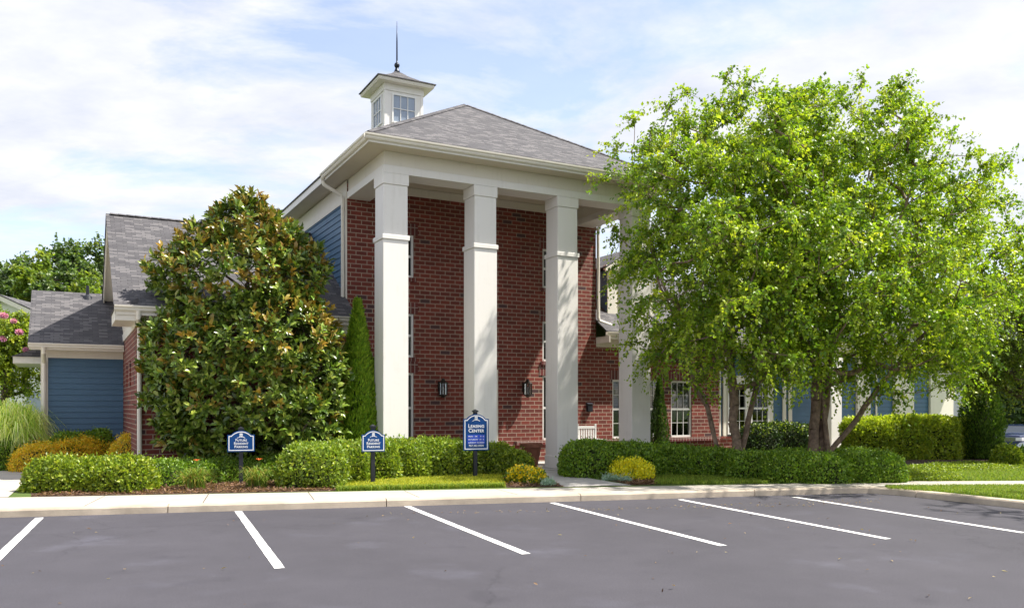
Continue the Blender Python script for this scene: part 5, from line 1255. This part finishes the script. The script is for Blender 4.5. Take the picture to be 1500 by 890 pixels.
# crape myrtle with pink blossom, far left
r = np.random.default_rng(95); dm = 26.0; bx = (2 - 750) / F * dm
cm_ = tree('crape_myrtle', 'crape myrtle with pink blossom at the left edge', (bx, dm, 0.1), [wob((bx, dm, 0.1), (bx + .1, dm, 3.2), 8, 0.05, r)], [E(5, 505, 55, 55, dm, 1.2), E(30, 490, 32, 32, dm, .7), E(-30, 500, 60, 60, dm, 1.3), E(30, 545, 28, 30, dm, .6)], 260, 8, 14, 0.42, 0.085, GREEN, (0.4, 0.4, 0.2), 'birch_leaf', 'bark', 96, tip=0.007, rmax=0.1)
def blossom(px, py, rx):
    r = np.random.default_rng(px); c = np.array([*at(px, dm - 1.0), CAMZ + (HOR - py) * (dm - 1) / F]); n = 260
    P = c + unit(r.normal(size=(n, 3))) * (rx / F * dm) * r.random((n, 1)) ** .4 * np.array([1, 1, 0.8]); V, Fc, kk = leaf_geo(P, r.normal(size=P.shape), r.normal(size=P.shape), 0.06, 0.05)
    np_mesh('blossom', V - np.array([bx, dm, 0.1]), [Fc], M['soft_leaf'], np.repeat(tints(n, [(0.42, 0.2, 0.32), (0.48, 0.27, 0.38), (0.36, 0.15, 0.26)], r=r), kk, 0), parent=cm_)
for q in ((5, 462, 5), (28, 486, 4), (4, 496, 4), (38, 512, 3), (20, 470, 3)): blossom(*q)

# grass: short blades on the visible lawn patches ("stuff")
def inside(poly, q):
    x, y = q[:, 0], q[:, 1]; ins = np.zeros(len(q), bool); n = len(poly)
    for i in range(n):
        x1, y1 = poly[i]; x2, y2 = poly[(i + 1) % n]
        c = ((y1 > y) != (y2 > y)) & (x < (x2 - x1) * (y - y1) / (y2 - y1 + 1e-12) + x1); ins ^= c
    return ins
def grass_patch(px_poly, n, hgt, seed, pal, world=None, name='grass'):
    r = np.random.default_rng(seed); poly = np.array([G(*q) for q in px_poly]) if world is None else np.array(world)
    lo, hi = poly.min(0), poly.max(0); pts = np.zeros((0, 2))
    while len(pts) < n:
        q = r.uniform(lo, hi, (n * 2, 2)); pts = np.concatenate([pts, q[inside(poly, q)]])
    pts = pts[:n]; C = (float(pts[:, 0].mean()), float(pts[:, 1].mean()), 0.0)
    zz = np.array([land(a, b_) for a, b_ in pts]) + 0.0
    area = np.stack([pts[:, 0] - C[0], pts[:, 1] - C[1], zz], 1)
    o = blades(name, None, None, C, n, hgt, hgt * 0.55, 0.009, pal, seed, area=area, arch=0.6, seg=2); tag(o, None, None, None, 'stuff'); return o
LG = [(0.24, 0.25, 0.018), (0.32, 0.30, 0.025), (0.15, 0.18, 0.02)]
DG = [(0.09, 0.14, 0.018), (0.13, 0.18, 0.022), (0.17, 0.2, 0.03)]
sheet('grass_strip', [(490, 718.4), (505, 709), (560, 704), (640, 700), (735, 697), (741, 713.6)], 0.129, M['lawn'])
grass_patch([(492, 718.3), (505, 708.5), (560, 704), (640, 700), (735, 697), (740, 713.3)], 22000, 0.10, 111, LG)
sheet('grass_strip', [(955, 709.6), (962, 698), (1080, 698), (1130, 706), (1125, 708.6)], 0.130, M['lawn'])
grass_patch([(957, 709.4), (963, 698), (1080, 698), (1130, 706), (1122, 708.4)], 13000, 0.09, 112, DG)
grass_patch([(1296, 712.5), (1300, 714.8), (1400, 722), (1520, 733), (1600, 737), (1600, 711), (1400, 711.5)], 24000, 0.07, 113, DG)
grass_patch([(1310, 704.5), (1330, 685), (1420, 678), (1600, 678), (1600, 703.6)], 30000, 0.08, 114, DG)
grass_patch([(492, 719.0), (620, 716.2), (740, 713.6), (740, 712.2), (620, 714.6), (492, 717.2)], 5000, 0.12, 115, DG)
# leafy ground cover left of the lawn on the right
def cover(px_poly, n, seed, pal, size=0.05, hmax=0.12):
    r = np.random.default_rng(seed); poly = np.array([G(*q) for q in px_poly]); lo, hi = poly.min(0), poly.max(0); pts = np.zeros((0, 2))
    while len(pts) < n:
        q = r.uniform(lo, hi, (n * 2, 2)); pts = np.concatenate([pts, q[inside(poly, q)]])
    pts = pts[:n]; P = np.stack([pts[:, 0], pts[:, 1], 0.125 + hmax * r.random(n) * (0.7 + 0.3 * np.sin(pts[:, 0] * 3) * np.cos(pts[:, 1] * 4))], 1)
    V, Fc, kk = leaf_geo(P, r.normal(size=P.shape) + np.array([0, 0, .4]), r.normal(size=P.shape) * .5 + np.array([0, 0, 1.0]), size, size * .6)
    c = P.mean(0); o = np_mesh('ground_cover', V - c, [Fc], M['hedge_leaf'], np.repeat(tints(n, pal, r=r), kk, 0), loc=tuple(c)); tag(o, None, None, None, 'stuff')
cover([(1312, 704.5), (1326, 687), (1380, 681), (1440, 679), (1500, 682), (1505, 688), (1420, 690), (1395, 694), (1412, 704)], 15000, 121, GREEN)
# mulch chips and dry litter
def chips(px_poly, n, seed, pal, size, name, z=0.13):
    r = np.random.default_rng(seed); poly = np.array([G(*q) for q in px_poly]); lo, hi = poly.min(0), poly.max(0); pts = np.zeros((0, 2))
    while len(pts) < n:
        q = r.uniform(lo, hi, (n * 2, 2)); pts = np.concatenate([pts, q[inside(poly, q)]])
    pts = pts[:n]; P = np.stack([pts[:, 0], pts[:, 1], np.full(n, z) + r.random(n) * 0.02], 1)
    L_ = size * r.uniform(.5, 1.5, n)
    V, Fc, kk = leaf_geo(P, r.normal(size=P.shape) * np.array([1, 1, .35]), r.normal(size=P.shape) * .3 + np.array([0, 0, 1.0]), L_, L_ * .35)
    c = P.mean(0); o = np_mesh(name, V - c, [Fc], M['soft_leaf'], np.repeat(tints(n, pal, jit=.35, r=r), kk, 0), loc=tuple(c)); tag(o, None, None, None, 'stuff')
MU = [(0.10, 0.055, 0.035), (0.05, 0.028, 0.018), (0.18, 0.11, 0.07)]
chips([(47, 727), (490, 718.3), (500, 706), (240, 706), (100, 712)], 9000, 131, MU, 0.07, 'mulch_chips')
chips([(742, 713), (822, 712.3), (804, 702), (786, 690), (738, 697)], 2500, 132, MU, 0.07, 'mulch_chips')
chips([(906, 706), (926, 710), (962, 709.4), (962, 700)], 1200, 133, MU, 0.07, 'mulch_chips')

# ------------------------------------------------------------------ background
# white house beyond the crape myrtle
hx, hy = at(4, 44.0)
hs = empty('neighbour_house', (hx, hy, 0), math.radians(6), 'white gabled house partly hidden by the crape myrtle', 'house')
s = MB(); s.prism([(-5.5, 0), (5.5, 0), (5.5, 4.9), (0, 7.45), (-5.5, 4.9)], 'y', 0, 10); s.build('house_wall', M['vinyl'], hs)
roof_slab('house_roof', [[(-6.1, -0.4, 4.72), (0, -0.4, 7.58), (0, 10.4, 7.58), (-6.1, 10.4, 4.72)][::-1], [(6.1, -0.4, 4.72), (0, -0.4, 7.58), (0, 10.4, 7.58), (6.1, 10.4, 4.72)]], 0.06, hs)
s = MB(); 
for sg in (1, -1): s.prism([(sg * 6.1, 4.42), (sg * 6.1, 4.65), (0, 7.51), (0, 7.25)][::-sg], 'y', -0.38, -0.3)
s.build('house_rake', M['trim'], hs)
s = MB(); s.prism([(0.32 * math.cos(math.pi / 8 + k * math.pi / 4) + .15, 6.35 + 0.42 * math.sin(math.pi / 8 + k * math.pi / 4)) for k in range(8)], 'y', -0.05, -0.002); vt = s.build('gable_vent', M['trim'], hs)
for x0 in (-2.2, 1.2):
    s = MB(); s.box((x0, -0.03, 1.0), (x0 + 1.0, -0.002, 2.5)); s.build('house_window', M['skyglass'], hs)

# pale apartment building behind the right tree
ax_, ay_ = at(1560, 62.0)
ab = empty('apartment_building', (ax_, ay_, -1.2), ROT, 'pale apartment building glimpsed above the tree at the right edge', 'building')
s = MB(); wall(s, (-4, 0), (24, 0), 0, 10.6, [(x0 + 1.5, x0 + 2.9, zz_, zz_ + 1.6) for x0 in range(1, 24, 5) for zz_ in (1.2, 4.4, 7.6)]); wall(s, (-4, 12), (-4, 0), 0, 10.6); s.build('block_wall', M['vinyl'], ab)
roof_slab('block_roof', [[(-4.6, -0.6, 10.6), (24.6, -0.6, 10.6), (20, 6, 13.6), (0, 6, 13.6)], [(24.6, 12.6, 10.6), (-4.6, 12.6, 10.6), (0, 6, 13.6), (20, 6, 13.6)], [(-4.6, 12.6, 10.6), (-4.6, -0.6, 10.6), (0, 6, 13.6)]], 0.08, ab)
s = MB(); s.box((-4.6, -0.62, 10.35), (24.6, -0.55, 10.62)); s.build('block_fascia', M['trim'], ab)
for x0 in range(1, 24, 5):
    for zz_ in (1.2, 4.4, 7.6):
        s = MB(); s.box((-4 + x0 + 1.5, 0.05, zz_), (-4 + x0 + 2.9, 0.09, zz_ + 1.6)); s.build('block_window', M['skyglass'], ab)

# wood behind the left wing: single trees
FAR = [(0.04, 0.07, 0.022), (0.06, 0.098, 0.028), (0.095, 0.135, 0.038)]
FARY = [(0.08, 0.125, 0.02), (0.12, 0.165, 0.024), (0.15, 0.19, 0.03)]
def far_tree(label, px, d, top_py, hw_px, seed, pal=FAR, z0=0.1, group='trees of the wood behind the left wing', nat=170, ls=0.28, low=0.3):
    r = np.random.default_rng(seed); x = (px - CXP) / F * d; zt = CAMZ + (HOR - top_py) * d / F; hw_ = 1.45 * hw_px / F * d; h = zt - z0
    e = [(x, d, z0 + h * .78, hw_ * .75, hw_ * .75, h * .22), (x - hw_ * .35, d, z0 + h * .58, hw_ * .7, hw_ * .8, h * .22), (x + hw_ * .4, d, z0 + h * .55, hw_ * .68, hw_ * .8, h * .2), (x, d - hw_ * .3, z0 + h * (low + .08), hw_ * .9, hw_ * .8, h * .2)]
    return tree('broadleaf_tree', label, (x, d, z0), [wob((x, d, z0), (x + r.normal() * .3, d, z0 + h * .75), 12, 0.1, r)], e, nat, 8, 8, hw_ * 0.42, ls, pal, (0.35, 0.4, 0.25), 'birch_leaf', 'bark', seed, droop=0.15, tip=0.03, power=0.42, group=group, hang=0.25, rmax=0.28, twigmesh=False)
WT = [(-20, 66, 384, 34, FAR, 'dark green tree of the wood at the left frame edge'), (12, 62, 377, 26, FAR, 'low dark crown of the wood above the white gable'), (38, 64, 374, 24, FAR, 'mid green tree of the wood right of the white gable peak'), (36, 57, 388, 16, FARY, 'yellow green tree in front of the wood above the white house'),
      (58, 62, 371, 18, FARY, 'pale green tree left of the tallest crown of the wood'), (82, 66, 352, 26, FAR, 'tallest dark tree of the wood above the low roof'), (105, 64, 353, 22, FAR, 'round crown of the wood right of the tallest tree'), (138, 66, 350, 24, FAR, 'tall tree of the wood beside the gable edge'), (122, 58, 392, 24, FARY, 'lighter tree in front of the wood above the vent pipe'), (92, 58, 388, 20, FAR, 'mid height tree of the wood above the low roof ridge'), (65, 57, 400, 16, FAR, 'small dark tree low in the wood beside the white house')]
for i, (px, d, tp, hwp, pal, lb) in enumerate(WT): far_tree(lb, px, d, tp, hwp, 200 + i, pal)
far_tree('dark green tree behind the parked blue car at the right', 1462, 57, 520, 22, 231, FAR, -1.2, 'trees beyond the cars', 120, 0.32, 0.2)
far_tree('dim green tree behind the parked cars near the right edge', 1492, 59, 500, 24, 232, FAR, -1.2, 'trees beyond the cars', 120, 0.32, 0.2)
far_tree('dark tree beyond the cars, cut by the right edge of the photo', 1530, 56, 490, 26, 233, FAR, -1.2, 'trees beyond the cars', 120, 0.32, 0.2)
# far wood that closes the horizon
def far_wood(x0, x1, y, h, n, seed, z0):
    r = np.random.default_rng(seed); P = np.stack([r.uniform(x0, x1, n), y + r.normal(size=n) * 5, z0 + h * r.random(n) ** .8], 1)
    P[:, 2] *= (0.75 + 0.25 * np.sin(P[:, 0] * .21) * np.sin(P[:, 0] * .083 + 1))
    V, Fc, kk = leaf_geo(P, r.normal(size=P.shape), r.normal(size=P.shape) + np.array([0, -.3, .8]), 1.5, 1.2); c = P.mean(0)
    o = np_mesh('far_wood', V - c, [Fc], M['birch_leaf'], np.repeat(tints(n, FAR, r=r), kk, 0), loc=tuple(c)); tag(o, None, None, None, 'stuff')
far_wood(-150, -22, 82, 15.5, 16000, 301, 0); far_wood(-25, 160, 125, 8.5, 12000, 302, -1.7)

# ------------------------------------------------------------------ cars on the lower lot
def carpaint(name, c):
    m, nt, b, o = newmat(name); b.inputs['Base Color'].default_value = (*c, 1); b.inputs['Roughness'].default_value = 0.22; b.inputs['Metallic'].default_value = 0.35; b.inputs['Coat Weight'].default_value = 0.8; b.inputs['Coat Roughness'].default_value = 0.05
    n = N(nt, 'ShaderNodeTexNoise'); n.inputs['Scale'].default_value = 3; t = N(nt, 'ShaderNodeTexCoord'); nt.links.new(t.outputs['Object'], n.inputs['Vector'])
    mr = N(nt, 'ShaderNodeMapRange'); mr.inputs['To Min'].default_value = 0.16; mr.inputs['To Max'].default_value = 0.32; nt.links.new(n.outputs['Fac'], mr.inputs['Value']); nt.links.new(mr.outputs[0], b.inputs['Roughness']); return m
M['carblue'] = carpaint('dark_blue_car_paint', (0.012, 0.025, 0.085)); M['carsilver'] = carpaint('silver_car_paint', (0.45, 0.48, 0.55))
M['tyre'] = mat('tyre_rubber', (0.02, 0.02, 0.02), 0.85, 0.2, 10); M['chrome'] = mat('bright_metal', (0.6, 0.6, 0.62), 0.2, 0.05, 5, metal=0.9); M['lens'] = mat('headlight_lens', (0.75, 0.75, 0.72), 0.12, 0.1, 12, spec=0.9); M['amber'] = mat('amber_lens', (0.7, 0.22, 0.03), 0.2, 0.1, 10)
M['carglass'] = mat('tinted_car_glass', (0.03, 0.04, 0.05), 0.05, 0.1, 2, spec=1.0)
def car(label, loc, heading, paint, hood=1.02, roof=1.74, ln=4.7, wd=1.82):
    """front at local x=0, body runs to -ln"""
    r = empty('parked_car', loc, heading, label, 'car', 'parked cars on the lower lot')
    h = wd / 2
    # cross-sections along x: (x, half width bottom/top, z bottom, z belt)
    sec = [(0.0, .78, .42, hood - .22), (-.06, .86, .36, hood - .10), (-.35, .95, .34, hood - .02), (-1.25, 1.0, .33, hood + .04), (-2.2, 1.0, .33, hood + .06), (-3.6, 1.0, .33, hood + .07), (-4.35, .98, .36, hood + .05), (-4.62, .93, .42, hood - .02), (-4.7, .86, .5, hood - .15)]
    b_ = MB(); rings = []
    zs_ = hood - 1.02
    for (x, k, z0, z1) in sec:
        yb, yt = h * k, h * k * 0.93; zm = z0 + (z1 - z0) * .55
        ring = [(x, -yb * .9, z0), (x, -yb, z0 + .1), (x, -yb, zm), (x, -yt, z1 - .05), (x, -yt * .9, z1), (x, 0, z1 + .03), (x, yt * .9, z1), (x, yt, z1 - .05), (x, yb, zm), (x, yb, z0 + .1), (x, yb * .9, z0)]
        rings.append(len(b_.v)); b_.v += ring
    n = 11
    for i in range(len(rings) - 1):
        for q in range(n):
            q2 = (q + 1) % n; b_.f.append((rings[i] + q, rings[i] + q2, rings[i + 1] + q2, rings[i + 1] + q)); b_.m.append(0)
    b_.f.append(tuple(rings[0] + q for q in range(n))[::-1]); b_.f.append(tuple(rings[-1] + q for q in range(n))); b_.m += [0, 0]
    body = b_.build('body', M[paint], r, smooth=True); md = body.modifiers.new('s', 'EDGE_SPLIT'); md.split_angle = math.radians(35)
    zb = hood + .05; y0, y1 = h * .88, h * .74
    c_ = MB()                                                         # roof and pillars
    low = [(-1.35, zb), (-4.5, zb)]; up = [(-2.0, roof - .06), (-2.25, roof), (-3.9, roof), (-4.25, roof - .07)]
    c_.poly([(up[0][0], -y1, up[0][1]), (up[1][0], -y1 * .9, up[1][1]), (up[1][0], y1 * .9, up[1][1]), (up[0][0], y1, up[0][1])])
    c_.poly([(up[1][0], -y1 * .9, up[1][1]), (up[2][0], -y1 * .9, up[2][1]), (up[2][0], y1 * .9, up[2][1]), (up[1][0], y1 * .9, up[1][1])])
    c_.poly([(up[2][0], -y1 * .9, up[2][1]), (up[3][0], -y1, up[3][1]), (up[3][0], y1, up[3][1]), (up[2][0], y1 * .9, up[2][1])])
    for sg in (-1, 1):
        c_.poly([(up[0][0], sg * y1, up[0][1]), (up[3][0], sg * y1, up[3][1]), (up[2][0], sg * y1 * .9, up[2][1]), (up[1][0], sg * y1 * .9, up[1][1])])
        for xa, xb in ((-1.35, -2.0), (-2.62, -2.72), (-3.55, -3.5), (-4.5, -4.25)):
            c_.tube([(xa, sg * y0, zb - .03), (xb, sg * y1, roof - .06)], .05, 6)
    c_.build('roof', M[paint], r)
    c_ = MB()
    c_.poly([(-1.37, -y0 * .97, zb), (-1.37, y0 * .97, zb), (-2.0, y1 * .97, roof - .08), (-2.0, -y1 * .97, roof - .08)]); c_.build('windshield', M['carglass'], r)
    for sg in (-1, 1):
        c_ = MB(); c_.poly([(-1.42, sg * y0 * .985, zb), (-4.46, sg * y0 * .985, zb), (-4.22, sg * y1 * .985, roof - .07), (-2.02, sg * y1 * .985, roof - .07)]); c_.build('side_window', M['carglass'], r)
    c_ = MB(); c_.poly([(-4.48, -y0 * .97, zb), (-4.25, -y1 * .97, roof - .07), (-4.25, y1 * .97, roof - .07), (-4.48, y0 * .97, zb)]); c_.build('rear_window', M['carglass'], r)
    c_ = MB(); zs_ = hood - 1.02; c_.box((-.02, -.46, .62 + zs_), (.015, .46, .80 + zs_)); gr = c_.build('grille', M['black'], r)
    c_ = MB()
    for z in (.61, .675, .74, .80): c_.box((.012, -.48, z + zs_), (.03, .48, z + .018 + zs_))
    c_.build('grille_bars', M['chrome'], gr)
    c_ = MB(); c_.prism([(-.2, -.80), (.05, -.70), (.09, -.4), (.09, .4), (.05, .70), (-.2, .80)][::-1], 'z', .36, .58 + zs_ * .8); c_.build('bumper', M[paint], r, bevel=.03)
    for sg in (-1, 1):
        c_ = MB(); c_.prism([(-.30, sg * .875), (-.05, sg * .80), (.012, sg * .70), (.012, sg * .49), (-.30, sg * .49)][::sg], 'z', .62 + zs_, .81 + zs_); hl = c_.build('headlight', M['lens'], r, bevel=.01)
        c_ = MB(); c_.prism([(-.44, sg * .925), (-.302, sg * .895), (-.302, sg * .6), (-.44, sg * .6)][::sg], 'z', .64 + zs_, .79 + zs_); c_.build('turn_signal', M['amber'], hl)
        c_ = MB(); c_.tube([(-1.55, sg * .86, zb), (-1.55, sg * 1.0, zb + .05)], .025, 6); c_.box((-1.6, sg * 1.03 - .08, zb), (-1.5, sg * 1.03 + .08, zb + .15)); c_.build('mirror', M[paint], r)
        for x in (-.92, -3.75):
            c_ = MB(); c_.tube([(x, sg * (h - .22), .35), (x, sg * (h + .012), .35)], .35, 24); wh = c_.build('wheel', M['tyre'], r)
            c_ = MB(); c_.tube([(x, sg * (h + .013), .35), (x, sg * (h + .03), .35)], [.22, .17], 20); c_.build('rim', M['chrome'], wh)
            c_ = MB(); c_.tube([(x, sg * (h - .2), .36), (x, sg * (h + .006), .36)], .42, 24); c_.build('wheel_arch', M['black'], r)
    return r
x, y = at(1479, 49.0); car('dark blue suv facing left, cut by the right edge of the photo', (x - .2, y, -1.125), math.radians(222), 'carblue', hood=1.22)
x, y = at(1494, 44.0); car('silver car nose in front of the blue suv at the right edge', (x + .55, y, -1.125), math.radians(210), 'carsilver', hood=.9, roof=1.42)

# dry leaves and twigs on the asphalt
chips([(0, 775), (200, 752), (540, 743), (900, 735), (1290, 723), (1500, 745), (1500, 860), (0, 880)], 80, 140, [(0.16, 0.1, 0.06), (0.22, 0.17, 0.1), (0.08, 0.05, 0.035)], 0.05, 'dry_leaves', 0.006)
chips([(560, 741), (900, 733.5), (1290, 721.5), (1300, 728), (900, 737), (560, 744)], 260, 141, [(0.2, 0.16, 0.1), (0.12, 0.08, 0.05)], 0.04, 'dry_leaves', 0.006)
